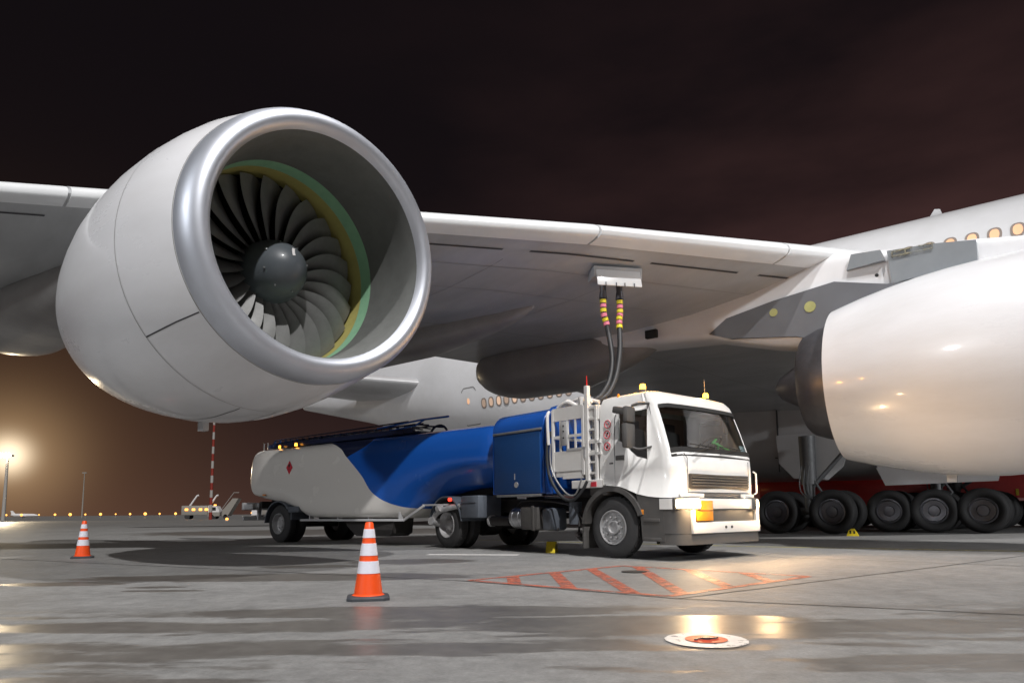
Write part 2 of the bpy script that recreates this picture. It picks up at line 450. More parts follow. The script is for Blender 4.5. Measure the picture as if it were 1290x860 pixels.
# --- engines : built about the inlet lip centre, local x forward
def ering(d, r, n=96, blend=True, dz=0., th0=0.):
    k = max(0., 1 - d / 1.7); k = k * k * (3 - 2 * k) if blend else 0.
    rot = Matrix.Rotation(R(-6.2 * k), 3, 'Z') @ Matrix.Rotation(R(3.4 * k), 3, 'Y')
    c = Vector((-d, 0, dz))
    return [c + rot @ Vector((0, r * math.cos(2 * math.pi * i / n + th0), r * math.sin(2 * math.pi * i / n + th0))) for i in range(n)]
def edz(d): return -.08 * min(1, max(0, (d - .8) / 1.8))
def build_engine():
    # outer cowl
    bm = nb(); prof = [(.34, 1.765), (.5, 1.815), (.8, 1.88), (1.2, 1.94), (1.7, 1.985), (2.3, 2.0), (2.9, 1.97), (3.4, 1.91), (3.9, 1.82), (4.4, 1.71), (4.8, 1.60), (4.95, 1.555), (4.94, 1.52), (4.5, 1.49), (4.0, 1.44)]
    prof2 = []
    loft(bm, [ering(d, r, dz=edz(d)) for d, r in prof], cap=False)
    cowl = finish('engine_cowling', bm, M['nacelle'], plane, 50)
    # lip
    bm = nb(); prof = [(.345, 1.764)]
    for i in range(13):
        t = i / 12 * math.pi
        # half ellipse from the outside round the nose to the throat
        r = 1.575 + (.19 if t < math.pi / 2 else .165) * math.cos(t); d = .30 * (1 - math.sin(t)) if t < math.pi / 2 else .36 * (1 - math.sin(t))
        prof.append((d, r))
    cutp = prof[:11]; inner = prof[10:] + [(.46, 1.402), (.56, 1.398)]
    loft(bm, [ering(d, r) for d, r in cutp], cap=False)
    finish('inlet_lip', bm, M['chrome'], cowl, 60)
    bm = nb(); loft(bm, [ering(d, r, 96, True) for d, r in ((.345, 1.768), (.357, 1.771))], cap=False); finish('lip_joint', bm, M['seam_soft'], cowl, 0)
    # duct, bands
    fc = -.05
    bm = nb(); loft(bm, [ering(d, r, dz=fc * max(0, min(1, d - .5)) ) for d, r in inner + [(.6, 1.397)] + [ (.7, 1.395), (.85, 1.392), (.97, 1.39)]], cap=False); finish('inlet_duct', bm, M['duct'], cowl, 60)
    D = lambda d: fc * max(0, min(1, d - .5))
    bm = nb(); loft(bm, [ering(d, r, dz=D(d)) for d, r in ((.97, 1.389), (1.07, 1.388), (1.17, 1.387))], cap=False); finish('fan_case_band', bm, M['green'], cowl, 60)
    bm = nb(); loft(bm, [ering(d, r, dz=D(d)) for d, r in ((1.17, 1.386), (1.25, 1.386), (1.32, 1.386), (1.5, 1.386))], cap=False); finish('fan_case_band', bm, M['yellow_band'], cowl, 60)
    bm = nb(); loft(bm, [ering(d, r, dz=D(d)) for d, r in ((1.5, 1.386), (1.9, 1.388), (2.6, 1.40))], cap=False)
    ra = [ering(2.2, r, dz=fc) for r in (1.40, 1.0, .3)]
    loft(bm, ra, cap=False); finish('fan_exit_duct', bm, M['black'], cowl, 60)
    # fan
    fz = fc - .03; fd = 1.24; FY = -.035
    NB = 24
    for b in range(NB):
        ph = 2 * math.pi * b / NB
        bm = nb(); rows = []
        for i in range(13):
            t = i / 12; r = .42 + (1.378 - .42) * t
            beta = R(30 + 30 * t ** .9)
            ch = .24 + .17 * math.sin(min(1, t * 1.15) * math.pi * .5)
            sweep = .05 * math.sin(t * math.pi) - .03 * t ** 3     # forward in the middle, back at the tip
            lean = -.10 * math.sin(t * math.pi * .9) + .10 * t * t
            row = []
            for j in range(9):
                u = j / 8 - .5
                cam_ = .22 * ch * (1 - 4 * u * u)
                ax = -u * ch * 2 * .5 * 1.35 * math.cos(beta) + cam_ * math.sin(beta) * .6 + sweep
                tg = -u * ch * 1.35 * math.sin(beta) - cam_ * math.cos(beta) * .6 - lean
                an = ph + tg / r
                row.append(Vector((-fd - .18 + ax, FY + r * math.cos(an), fz + r * math.sin(an))))
            rows.append(row)
        th = .012
        front = [[bm.verts.new(p) for p in row] for row in rows]
        back = [[bm.verts.new(p + Vector((-.004, 0, 0)) + Vector((0, -math.sin(ph), math.cos(ph))) * th * (1 - (2 * abs(j / 8 - .5)) ** 2)) for j, p in enumerate(row)] for row in rows]
        for i in range(12):
            for j in range(8):
                bm.faces.new((front[i][j], front[i + 1][j], front[i + 1][j + 1], front[i][j + 1]))
                bm.faces.new((back[i][j], back[i][j + 1], back[i + 1][j + 1], back[i + 1][j]))
        finish('fan_blade', bm, M['blade'], cowl, 60)
    bm = nb(); sp = [(1.52, .44), (1.30, .44), (1.18, .425), (1.05, .385), (.93, .325), (.83, .25), (.76, .165), (.72, .08), (.712, .004)]
    loft(bm, [ering(d, r, 48, False, fz) for d, r in sp], cap=False)
    spn = finish('spinner', bm, M['spinner'], cowl, 60); spn.location.y = FY
    # white comma mark and bolts on the spinner
    bm = nb()
    def spp(th, d, off=.012):
        r = interp(d, [(q[0], q[1]) for q in sp[::-1]]) + off
        return Vector((-d + .003, FY + r * math.cos(th), fz + r * math.sin(th)))
    for i in range(6):
        d0 = .724 + i * .013; d1 = d0 + .013; w0 = .022 / (interp(d0, sp[::-1]) + .012); w1 = .022 / (interp(d1, sp[::-1]) + .012)
        t0 = R(102) - i * .05; t1 = t0 - .05
        bm.faces.new([bm.verts.new(v) for v in (spp(t0 - w0, d0), spp(t0 + w0, d0), spp(t1 + w1, d1), spp(t1 - w1, d1))])
    finish('spiral_mark', bm, M['sign_white'], spn if False else cowl, 0)
    bm = nb()
    for k in range(8):
        th = 2 * math.pi * k / 8 + .3; p = spp(th, .95, 0); cyl(bm, p, p + Vector((.012, .012 * math.cos(th), .012 * math.sin(th))), .012, n=8)
    finish('spinner_bolt', bm, M['steel'], cowl)
    # core cowl, nozzle, plug
    bm = nb(); loft(bm, [ering(d, r, 64, False, dz=.0) for d, r in ((3.8, 1.2), (4.9, 1.24), (5.25, 1.19), (5.55, 1.08), (5.62, 1.0), (5.6, .96), (5.3, .96))], cap=False); finish('core_cowl', bm, M['dark_metal'], cowl, 60)
    bm = nb(); loft(bm, [ering(d, r, 48, False) for d, r in ((5.3, .62), (5.8, .48), (6.2, .25), (6.35, .02))], cap=False); finish('exhaust_plug', bm, M['dark_metal'], cowl, 60)
    # panel joints on the cowl
    def rad(d): return interp(d, [(.34, 1.765), (.5, 1.815), (.8, 1.88), (1.2, 1.94), (1.7, 1.985), (2.3, 2.0), (2.9, 1.97), (3.4, 1.91), (3.9, 1.82), (4.4, 1.71), (4.8, 1.60), (4.95, 1.555)])
    def cp(d, th, off=.004):
        k = max(0., 1 - d / 1.7); k = k * k * (3 - 2 * k)
        rot = Matrix.Rotation(R(-6.2 * k), 3, 'Z') @ Matrix.Rotation(R(3.4 * k), 3, 'Y'); r = rad(d) + off
        return Vector((-d, 0, edz(d))) + rot @ Vector((0, r * math.cos(th), r * math.sin(th)))
    bm = nb()
    for d in (1.55,):
        for i in range(96):
            a0 = 2 * math.pi * i / 96; a1 = 2 * math.pi * (i + 1) / 96
            bm.faces.new([bm.verts.new(v) for v in (cp(d, a0), cp(d, a1), cp(d + .012, a1), cp(d + .012, a0))])
    finish('cowl_joint', bm, M['cowl_line'], cowl, 0)
    bm = nb()
    for th, d0, d1 in ((R(218), .37, 1.55), (R(-38), .37, 1.55)):
        for i in range(14):
            a = d0 + (d1 - d0) * i / 14; b = d0 + (d1 - d0) * (i + 1) / 14
            bm.faces.new([bm.verts.new(v) for v in (cp(a, th), cp(b, th), cp(b, th + .009), cp(a, th + .009))])
    for th in (R(262), R(278)):
        for i in range(24):
            a = 1.6 + 3.2 * i / 24; b = 1.6 + 3.2 * (i + 1) / 24
            bm.faces.new([bm.verts.new(v) for v in (cp(a, th), cp(b, th), cp(b, th + .007), cp(a, th + .007))])
    finish('latch_line', bm, M['seam'], cowl, 0)
    # drain mast and latches under the cowl
    bm = nb(); b2(bm, (-3.25, -.05, -2.16), (-3.08, .05, -1.95), .01)
    finish('drain_mast', bm, M['pylon_grey'], cowl)
    return cowl
eng = build_engine()
C0 = Vector((12.7, 26.8, 0)); Rz = Matrix.Rotation(R(HEAD), 3, 'Z')
def to_plane(p): return Rz @ (Vector(p) - C0)
eng.location = to_plane((-2.318, 8.443, 4.218))
eng2 = copy_tree(eng, plane)
p2 = to_plane((10.75, 10.9, 3.42)); eng2.location = p2

# --- pylons : lofted rounded boxes hanging from the wing
def pylon(e, stations, m, top_from_wing=True):
    """stations: (d, half width, z bottom, z top or None)"""
    bm = nb(); rings = []
    for d, w, zb, zt, off in stations:
        a = e.x - d; s = -e.y + off
        if zt is None:
            aL, zL, ch, zT, tc = wst(s); zt = wing_pt(s, max(.02, (aL - a) / ch), -1).z + .35
        zc = (zb + zt) / 2; h = (zt - zb) / 2; ring = []
        for j in range(28):
            th = 2 * math.pi * j / 28; c, sn = math.cos(th), math.sin(th); ex = .42
            ring.append(Vector((a, -s + w * abs(c) ** ex * (1 if c >= 0 else -1), zc + h * abs(sn) ** ex * (1 if sn >= 0 else -1))))
        rings.append(ring)
    loft(bm, rings); return finish('pylon', bm, m, plane, 40)
E1 = eng.location.copy(); E2 = eng2.location.copy()
zt1 = E1.z
pylon(E2, [(.9, .03, 5.1, 5.48, 0), (1.7, .20, 5.0, 5.68, 0), (2.5, .33, 4.9, 5.80, 0), (3.6, .42, 4.6, 5.90, 0), (4.6, .48, 4.2, 6.06, 0), (5.3, .50, 4.12, 6.15, 0), (6.2, .52, 4.3, 6.1, 0), (7.6, .55, 4.7, None, 0), (9.0, .58, 4.8, None, 0), (11., .58, 4.9, None, 0)], M['plane_white'])
pylon(E1, [(.9, .03, E1.z + 1.7, E1.z + 1.99, 0), (2.2, .25, E1.z + 1.6, E1.z + 2.05, 0), (3.6, .40, E1.z + 1.1, E1.z + 2.1, 0), (4.8, .48, E1.z + .75, E1.z + 2.12, 0), (6.0, .52, 4.9, 6.2, 0), (7.6, .6, 5.0, None, 0), (10., .6, 5.1, None, .0)], M['plane_white'])
def canoe(a0, a1, s, w, zb, top=.3, m='fairing_grey', name='flap_track_fairing', blunt=.3, z_end=None, n=22):
    bm = nb(); rings = []
    for i in range(n + 1):
        t = i / n; a = a0 + (a1 - a0) * t
        k = max(.02, math.sin(math.pi * min(1, t * .62 + .0) ** .75) if t < .8 else 0)
        k = min(1., (t / .45) ** .55) if t < .45 else 1.
        if t > 1 - blunt: k = math.sqrt(max(.02, 1 - ((t - 1 + blunt) / blunt) ** 2.4))
        k = max(k, .06)
        aL, zL, ch, zT, tc = wst(s); x = max(.02, min(1., (aL - a) / ch)); zw = wing_pt(s, x, -1).z
        zt_ = zw + top * min(1, k * 1.2) if x < 1 else zw + top * k - .06
        lowz = zw - (zw - zb) * k
        if x >= 1 and z_end is not None: pass
        zc = (zt_ + lowz) / 2; h = (zt_ - lowz) / 2; ring = []
        for j in range(24):
            th = 2 * math.pi * j / 24; c, sn = math.cos(th), math.sin(th); ex = .75
            ring.append(Vector((a, -s + w * k * abs(c) ** ex * (1 if c >= 0 else -1), zc + h * abs(sn) ** ex * (1 if sn >= 0 else -1))))
        rings.append(ring)
    loft(bm, rings); return finish(name, bm, M[m], plane, 50)
canoe(-.3, -6.6, 13.5, .85, 4.05, name='pylon_fairing')
canoe(-1.9, -9.6, 16.9, .5, 4.75)
canoe(-6.2, -14.6, 23.8, 1.0, 4.75, name='pylon_fairing')
canoe(-4.5, -12.2, 20.6, .5, 4.9)
# inboard pylon side panels and round access covers
SP = 14.0
def plate(name, poly, m, y0=.52, y1=.56):
    bm = nb(); prism(bm, poly, E2.y - y0 + .1, E2.y - y1, lambda u, v, h: Vector((u, h, v))); return finish(name, bm, m, plane, 0)
M['pylon_dark'] = mat('dark grey pylon plate', (.13, .135, .15), .45, dirt=.3, dscale=2, dcol=(.10, .10, .11))  # plain dark grey, laid as a plate over the lower pylon side
M['pylon_mid'] = mat('pylon grey panel', (.24, .26, .28), .42, dirt=.2, dscale=3)
pp = plate('lower_side_plate', [(1.0, 4.78), (1.42, 5.07), (2.46, 5.26), (3.71, 5.41), (4.66, 5.15), (5.4, 5.1), (5.4, 4.6), (3.3, 4.25), (2.92, 4.40), (1.49, 4.60)], M['pylon_dark'])
plate('upper_side_panel', [(4.06, 5.90), (4.59, 5.86), (4.66, 5.64), (3.96, 5.59)], M['pylon_mid'])
plate('nose_side_panel', [(4.70, 5.82), (5.5, 5.76), (6.15, 5.66), (6.15, 5.27), (4.75, 5.14)], M['pylon_mid'], .42, .53)
bm = nb(); b2(bm, (4.78, E2.y - .56, 5.66), (5.46, E2.y - .50, 5.69)); b2(bm, (4.78, E2.y - .56, 5.76), (5.46, E2.y - .50, 5.785))
for k in range(4): b2(bm, (4.78 + k * .226, E2.y - .56, 5.66), (4.80 + k * .226, E2.y - .50, 5.78))
finish('vent_frame', bm, M['paint_faint'], plane, 0)
for a_, z_, r_ in ((2.47, 5.0, .085), (3.22, 4.98, .115)):
    bm = nb(); c = Vector((a_, E2.y - .55, z_)); cyl(bm, c, c + Vector((0, -.022, 0)), r_, n=28); finish('access_cover', bm, mat('zinc chromate cover', (.42, .42, .16), .5, dirt=.4, dscale=9), plane)
bm = nb(); c = Vector((4.5, E2.y - .55, 5.36)); cyl(bm, c, c + Vector((0, -.02, 0)), .035, n=16); finish('drain_hole', bm, M['black'], plane)
bm = nb(); b2(bm, (-.45, E2.y - .92, 4.85), (-.15, E2.y - .80, 5.05), .02); finish('vent_hole', bm, M['black'], plane)

# --- tailplane and fin
def surf(name, root, tip, m, parent, tc=.10, vert=False):
    """root/tip: (LE xyz, chord)"""
    bm = nb(); rings = []
    for t in [i / 6 for i in range(7)]:
        p = Vector(root[0]).lerp(Vector(tip[0]), t); ch = root[1] + (tip[1] - root[1]) * t; ring = []
        prof = [(x, u) for x, u, l in AF] + [(x, -u) for x, u, l in AF[1:][::-1]]
        for x, u in prof:
            o = u * tc * ch * .9
            ring.append(p + Vector((-x * ch, o if vert else 0, 0 if vert else o)))
        rings.append(ring)
    loft(bm, rings); return finish(name, bm, m, parent, 30)
surf('tailplane', ((-19.6, -.8, 8.0), 8.6), ((-31.5, -14.5, 9.0), 3.2), M['pylon_grey'], plane)
surf('tailplane', ((-19.6, .8, 8.0), 8.6), ((-31.5, 14.5, 9.0), 3.2), M['pylon_grey'], plane)
surf('fin', ((-17.5, 0, 10.2), 13.), ((-29.5, 0, 21.), 5.), M['fin'], plane, vert=True)

# --- landing gear
def plane_wheel(parent, c, side):
    bm = nb(); R_, W = .70, .26
    prof = [(-W * .55, .40), (-W * .8, .44), (-W, .52), (-W * .98, .60), (-W * .8, .665), (-W * .4, .695), (0, .70), (W * .4, .695), (W * .8, .665), (W * .98, .60), (W, .52), (W * .8, .44), (W * .55, .40)]
    lathe_y(bm, prof, c, 44); o = finish('wheel', bm, M['plane_tyre'], parent, 40)
    bm = nb(); prof = [(-.16, .405), (-.17, .36), (-.10, .33), (-.09, .18), (-.15, .16), (-.17, .0)]
    lathe_y(bm, prof, c, 28); lathe_y(bm, [(-y, r) for y, r in prof], c, 28)
    finish('wheel_rim', bm, M['dark_metal'], parent, 40)
def gear(s, axles, half, htop, name='landing_gear', lean=0):
    bm = nb()
    a0 = sum(axles) / len(axles)
    cyl(bm, (a0, -s, .75), (a0 + lean * .3, -s + lean, htop), .16, .20, 20)
    cyl(bm, (a0, -s, 1.6), (a0 + lean * .2, -s + lean * .6, htop), .24, .26, 20)
    cyl(bm, (min(axles) - .15, -s, .72), (max(axles) + .15, -s, .72), .13, n=14)
    for a in axles: cyl(bm, (a, -s - half, .70), (a, -s + half, .70), .07, n=12)
    cyl(bm, (a0 + .1, -s, 1.5), (a0 + 1.6, -s + .2, htop), .07, n=10)
    tube(bm, [(a0 + .2, -s - .15, .9), (a0 + .45, -s - .15, 1.3), (a0 + .2, -s - .1, 1.7)], .04, 8)
    for k in range(3): tube(bm, [(a0 - .15 + k * .12, -s - .22, 2.2), (a0 - .2 + k * .12, -s - .3, 1.4), (a0 + .3, -s - .3, .95)], .018, 6, smooth=5)
    g = finish(name, bm, M['gear_steel'], plane, 40)
    for a in axles:
        for sd in (-1, 1): plane_wheel(g, (a, -s + sd * half, .70), sd)
    return g
gear(5.0, (-.45, 1.25), .64, 3.2)
gear(2.3, (2.35, 3.65, 4.95), .72, 2.6)
gear(-5.0, (-.45, 1.25), .64, 3.2)
gear(-2.3, (2.35, 3.65, 4.95), .72, 2.6)
bm = nb()
prism(bm, [(-.9, 3.4), (1.6, 3.4), (1.3, 2.2), (.8, 1.75), (-.3, 1.85), (-.8, 2.4)], -4.02, -4.08, lambda u, v, h: Vector((u, h - (3.4 - v) * .12, v)))
finish('gear_door', bm, M['pylon_grey'], plane)
bm = nb(); prism(bm, [(2.0, 2.3), (5.6, 2.3), (5.4, 1.6), (2.3, 1.55)], -3.1, -3.14, lambda u, v, h: Vector((u, h, v)))
finish('gear_door', bm, M['pylon_grey'], plane)

# ------------------------------------------------------------------ wheels for the road vehicles
def truck_wheel(parent, t, y, inward, R_=.51, W=.29, steer=0., dish='front'):
    """y is the outer face; inward = +1 when the hub looks towards -y"""
    c = Vector((t, y, R_)); s = inward
    bm = nb()
    P = [(.02, .29), (.005, .31), (0, .36), (.006, .42), (.03, .475), (.055, .502), (.075, .508)]
    n = 64
    def pr(x, r): return (s * x, r)
    full = [pr(x, r) for x, r in P] + [pr(W - x, r) for x, r in P[::-1]]
    lathe_y(bm, full, c, n)
    # tread blocks
    for k in range(n // 2):
        a = 2 * math.pi * k / (n // 2)
        for x0, x1, da in ((.075, .135, 0), (.15, .21, .06)):
            m = Matrix.Translation(c) @ Matrix.Rotation(-(a + da), 4, 'Y')
            vs = box(bm, (0, 0, 0), (1, 1, 1))
            bmesh.ops.transform(bm, matrix=m @ Matrix.Translation((.507, s * (x0 + x1) / 2, 0)) @ Matrix.Diagonal((.022, x1 - x0, .062, 1)), verts=vs)
    w = finish('wheel', bm, M['tyre'], parent, 30)
    bm = nb()
    if dish == 'front': pf = [(.03, .292), (.0, .285), (.0, .272), (.06, .262), (.065, .235), (.045, .215), (.045, .135), (.06, .125), (.0, .115), (.0, .09), (.03, .08), (.03, 0)]
    else: pf = [(.03, .292), (.0, .285), (.0, .272), (.06, .262), (.14, .24), (.16, .20), (.165, .13), (.11, .12), (.08, .10), (.08, 0)]
    lathe_y(bm, [(s * x, r) for x, r in pf], c, 48)
    for k in range(10):
        a = 2 * math.pi * k / 10; x = .03 if dish == 'front' else .155
        q = c + Vector((.175 * math.cos(a), s * x, .175 * math.sin(a))); cyl(bm, q, q - Vector((0, s * .035, 0)), .018, n=6)
    finish('rim', bm, M['rim'], w, 40)
    return w

# ------------------------------------------------------------------ tractor
TH = 49.7
truck = empty('fuel_truck', (2.58, 12.28, 0), -R(TH), 'white cab refuelling truck with blue equipment cabinet, headlamps on, parked under the wing', 'truck')
V = Vector
# --- cab shell: plan sections
def capF(z): return interp(z, [(1.0, 1.30), (1.45, 1.31), (1.74, 1.29), (2.0, 1.20), (2.5, 1.02), (2.6, .97)])
cols = []   # (kind, value)
side_t = [-.25, .02, .17, .30, .42, .55, .66, .77]
def section(z, off=0., tuck=0.):
    F = capF(z); pts = []
    w = 1.20 - tuck - (.05 * max(0, (z - 1.75)) )
    for t in side_t: pts.append((t, -w))
    pts.append((F - .26, -w))
    for k in (1, 2, 3):
        a = math.pi / 2 * k / 4; pts.append((F - .26 + .22 * math.sin(a), -w + .24 * (1 - math.cos(a))))
    pts.append((F - .03, -w + .26)); pts.append((F, -w + .62)); pts.append((F + .015, 0.))
    L = [(t, -y) for t, y in pts[:-1]][::-1]
    return pts + L
NS = len(section(1.2)); NL = len(side_t)
zrow_names = ['bot', 'mid', 'sill', 'wm', 'wtop', 'eave']
def rowz(name, j, pt):
    t, y = pt; jj = min(j, NS - 1 - j)
    side = jj < NL + 1
    if name == 'bot': return interp(t, [(-.25, 1.22), (.2, 1.18), (.55, 1.05), (.9, .98), (1.3, .98)])
    if name == 'mid': return 1.45 if side else 1.40
    if name == 'sill':
        if side: return interp(t, [(-.25, 1.95), (.17, 1.95), (.30, 1.88), (.42, 1.76), (.55, 1.66), (.77, 1.60), (1.1, 1.66)])
        return interp(jj, [(NL + 1, 1.66), (NL + 4, 1.70), (NS, 1.70)])
    if name == 'wm': return 2.15
    if name == 'wtop': return 2.42 if side else interp(jj, [(NL + 1, 2.45), (NL + 4, 2.49), (NS, 2.51)])
    if name == 'eave': return 2.56 if side else 2.60
rows = []
for nme in zrow_names:
    base = section({'bot': 1.05, 'mid': 1.45, 'sill': 1.70, 'wm': 2.15, 'wtop': 2.47, 'eave': 2.58}[nme])
    row = []
    for j, pt in enumerate(base):
        z = rowz(nme, j, pt); s2 = section(z)[j]; row.append(V((s2[0], s2[1], z)))
    rows.append(row)
# roof
r1 = [V((interp(p.x, [(-.25, -.22), (.95, .86)]), p.y * .955, 2.70 if abs(p.y) > .5 else 2.71)) for p in rows[-1]]
r2 = [V((interp(p.x, [(-.25, -.18), (.95, .70)]), p.y * .80, 2.76)) for p in rows[-1]]
rows += [r1, r2]
def is_ws(i, j):     # windscreen faces
    jj = min(j, NS - 2 - j); return i in (2, 3) and jj >= NL + 2
def is_sw(i, j):
    jj = min(j, NS - 2 - j); return i in (2, 3) and 2 <= jj <= NL - 2
bm = nb(); vg = [[bm.verts.new(p) for p in r] for r in rows]
for i in range(len(rows) - 1):
    for j in range(NS - 1):
        if is_ws(i, j) or is_sw(i, j): continue
        bm.faces.new((vg[i][j], vg[i][j + 1], vg[i + 1][j + 1], vg[i + 1][j]))
bm.faces.new([v for v in vg[-1]])
# rear wall
n_ = len(rows)
rear = [vg[i][0] for i in range(n_)] + [vg[i][-1] for i in range(n_ - 1, -1, -1)]
bm.faces.new(rear)
# give the sheet a thickness inward at the openings
cab = finish('cab', bm, M['truck_white'], truck, 28)
sol = cab.modifiers.new('thickness', 'SOLIDIFY'); sol.thickness = .035; sol.offset = -1
bvm = cab.modifiers.new('edges', 'BEVEL'); bvm.width = .012; bvm.segments = 2; bvm.limit_method = 'ANGLE'; bvm.angle_limit = R(32)
def panel_faces(test, push, name, m, parent):
    bm = nb(); cache = {}
    def gv(i, j):
        if (i, j) not in cache: cache[(i, j)] = bm.verts.new(rows[i][j] + push)
        return cache[(i, j)]
    for i in range(len(rows) - 1):
        for j in range(NS - 1):
            if test(i, j): bm.faces.new((gv(i, j), gv(i, j + 1), gv(i + 1, j + 1), gv(i + 1, j)))
    return finish(name, bm, m, parent, 60)
ws = panel_faces(is_ws, V((-.018, 0, 0)), 'windscreen', M['glass'], truck)
panel_faces(lambda i, j: is_sw(i, j) and j < NS / 2, V((0, .02, 0)), 'side_window', M['glass'], truck)
panel_faces(lambda i, j: is_sw(i, j) and j > NS / 2, V((0, -.02, 0)), 'side_window', M['glass'], truck)
# black surrounds of the glass
bm = nb()
def cabp(i, j, off=.006):
    p = rows[i][j]; c = V((.3, 0, p.z)); d = (p - c); d = V((d.x, d.y, 0)).normalized(); return p + d * off
jw = [j for j in range(NS) if min(j, NS - 1 - j) >= NL + 2]
for i0, zz, h in ((2, 0, .05), (4, 0, -.05)):
    for a, b in zip(jw, jw[1:]):
        p, q = cabp(i0, a), cabp(i0, b)
        up = .085 if i0 == 2 else -.045
        bm.faces.new([bm.verts.new(v) for v in (p + V((0, 0, -.06 if i0 == 2 else .02)), q + V((0, 0, -.06 if i0 == 2 else .02)), q + V((-.02 if i0 == 2 else .012, 0, up)), p + V((-.02 if i0 == 2 else .012, 0, up)))])
bmesh.ops.remove_doubles(bm, verts=bm.verts, dist=.004)
finish_each('windscreen_seal', bm, M['black'], truck, 40)
# wipers
bm = nb()
for y0, y1 in ((-.75, -.1), (.0, .62)):
    tube(bm, [(1.335, y0, 1.70), (1.315, (y0 + y1) / 2, 1.76), (1.30, y1, 1.80)], .010, 6)
    tube(bm, [(1.31, y0 - .05, 1.83), (1.305, y1 + .1, 1.80)], .007, 6)
finish('wiper', bm, M['black'], truck)
# sun visor inside the top of the screen, interior
bm = nb(); b2(bm, (-.15, -1.05, 1.22), (.95, 1.05, 1.28)); b2(bm, (.78, -1.02, 1.45), (1.16, 1.02, 1.62), .03); b2(bm, (-.17, -1.08, 1.25), (-.14, 1.08, 2.5))
b2(bm, (.6, -1.0, 2.42), (.86, 1.0, 2.47), .01)
finish('cab_interior', bm, M['interior'], truck)
for y in (-.52, .52):
    bm = nb(); b2(bm, (.0, y - .26, 1.45), (.5, y + .26, 1.6), .05); box(bm, (-.02, y, 1.88), (.13, .5, .68), Matrix.Rotation(R(-8), 3, 'Y'), .05); box(bm, (-.07, y, 2.28), (.09, .28, .18), None, .03)
    finish('seat', bm, M['seat'], truck)
bm = nb()
cc = V((.80, .50, 1.93)); rt = Matrix.Rotation(R(-32), 3, 'Y')
tube(bm, [cc + rt @ V((.0 + .23 * math.cos(a), .23 * math.sin(a), 0)) for a in [2 * math.pi * k / 24 for k in range(25)]], .018, 8)
tube(bm, [cc + rt @ V((-.2, 0, 0)), cc + rt @ V((.2, 0, 0))], .015, 6); cyl(bm, cc, cc + V((.2, 0, -.3)), .035)
finish('steering_wheel', bm, M['black'], truck)
bm = nb(); box(bm, (1.06, .50, 1.86), (.04, .58, .035), Matrix.Rotation(R(-14), 3, 'X'), .01); box(bm, (1.06, .36, 1.80), (.035, .035, .26), None, .01); box(bm, (1.06, .26, 1.95), (.035, .16, .04), Matrix.Rotation(R(32), 3, 'X'), .01)
finish('green_bars', bm, M['bar_green'], truck)  # thin green bars just behind the windscreen
bm = nb(); box(bm, (1.17, .95, 1.83), (.01, .16, .14), Matrix.Rotation(R(-18), 3, 'Y')); finish('windscreen_card', bm, M['paper'], truck)
# panel seams on the cab (door outline, nose flap)
bm = nb()
def cseam(pts, w=.012):
    for p, q in zip(pts, pts[1:]): tube(bm, [p, q], w / 2, 4)
cseam([(.08, -1.197, 1.25), (.08, -1.195, 1.9), (.09, -1.175, 2.35), (.16, -1.162, 2.50), (.82, -1.16, 2.50)])
cseam([(.98, -1.185, 1.10), (.985, -1.185, 1.62), (.92, -1.17, 2.0), (.80, -1.16, 2.50)])
cseam([(1.303, -.88, 1.04), (1.305, -.88, 1.60), (1.28, -.93, 1.68)]); cseam([(1.305, .88, 1.04), (1.305, .88, 1.60)])
cseam([(1.305, -.88, 1.06), (1.322, 0, 1.06), (1.305, .88, 1.06)], .014)
finish('panel_gap', bm, M['seam'], truck, 0)
bm = nb(); b2(bm, (.12, -1.225, 1.62), (.30, -1.198, 1.70), .008); finish('door_handle', bm, M['plastic'], truck)
bm = nb(); b2(bm, (-.03, -1.206, 1.565), (.05, -1.199, 1.59)); finish('side_badge', bm, M['plastic'], truck)
# grille
bm = nb(); b2(bm, (1.27, -.84, 1.12), (1.325, .84, 1.36), .02)
g = finish('grille', bm, M['chassis'], truck)
bm = nb()
for z in (1.16, 1.205, 1.25, 1.295, 1.33): b2(bm, (1.30, -.81, z), (1.345, .81, z + .022), .006)
finish('grille_slat', bm, M['plastic'], g)
bm = nb(); b2(bm, (1.30, -.83, .985), (1.33, .83, 1.045), .01); finish('lower_grille', bm, M['plastic'], truck)
# bumper, wrapped round the corners
def wrap(bm, z0, z1, F, w, thick, y_lim=None, rc=.25, mi=0, a_in=-.0, tside=.98):
    out = []; inn = []
    pts = [(tside, -w)] + [(F - rc + rc * math.sin(math.pi / 2 * k / 5), -w + rc * (1 - math.cos(math.pi / 2 * k / 5))) for k in range(0, 6)] + [(F + .02, 0)]
    pts = pts + [(t, -y) for t, y in pts[:-1]][::-1]
    def off(p, d):
        t, y = p; c = V((t - .6, y * .8, 0)).normalized(); return (t - c.x * d, y - c.y * d)
    if y_lim: pts = [p for p in pts if y_lim[0] <= p[1] <= y_lim[1]]
    r = []
    for p in pts:
        q = off(p, thick); r.append([V((p[0], p[1], z0)), V((p[0], p[1], z1)), V((q[0], q[1], z1)), V((q[0], q[1], z0))])
    loft(bm, r, mi)
bm = nb(); b2(bm, (1.31, -.80, .80), (1.415, .80, .965), .01); wrap(bm, .80, .965, 1.40, 1.2, .10, (-1.3, -1.13)); wrap(bm, .80, .965, 1.40, 1.2, .10, (1.13, 1.3)); b2(bm, (1.31, -.90, .42), (1.412, .97, .60), .012); wrap(bm, .42, .60, 1.40, 1.2, .10, (1.0, 1.3)); b2(bm, (1.30, -.93, .42), (1.41, -.86, .965), .01); b2(bm, (1.30, .90, .42), (1.41, .99, .965), .01)
bmp = finish('bumper', bm, M['truck_white'], truck, 30)
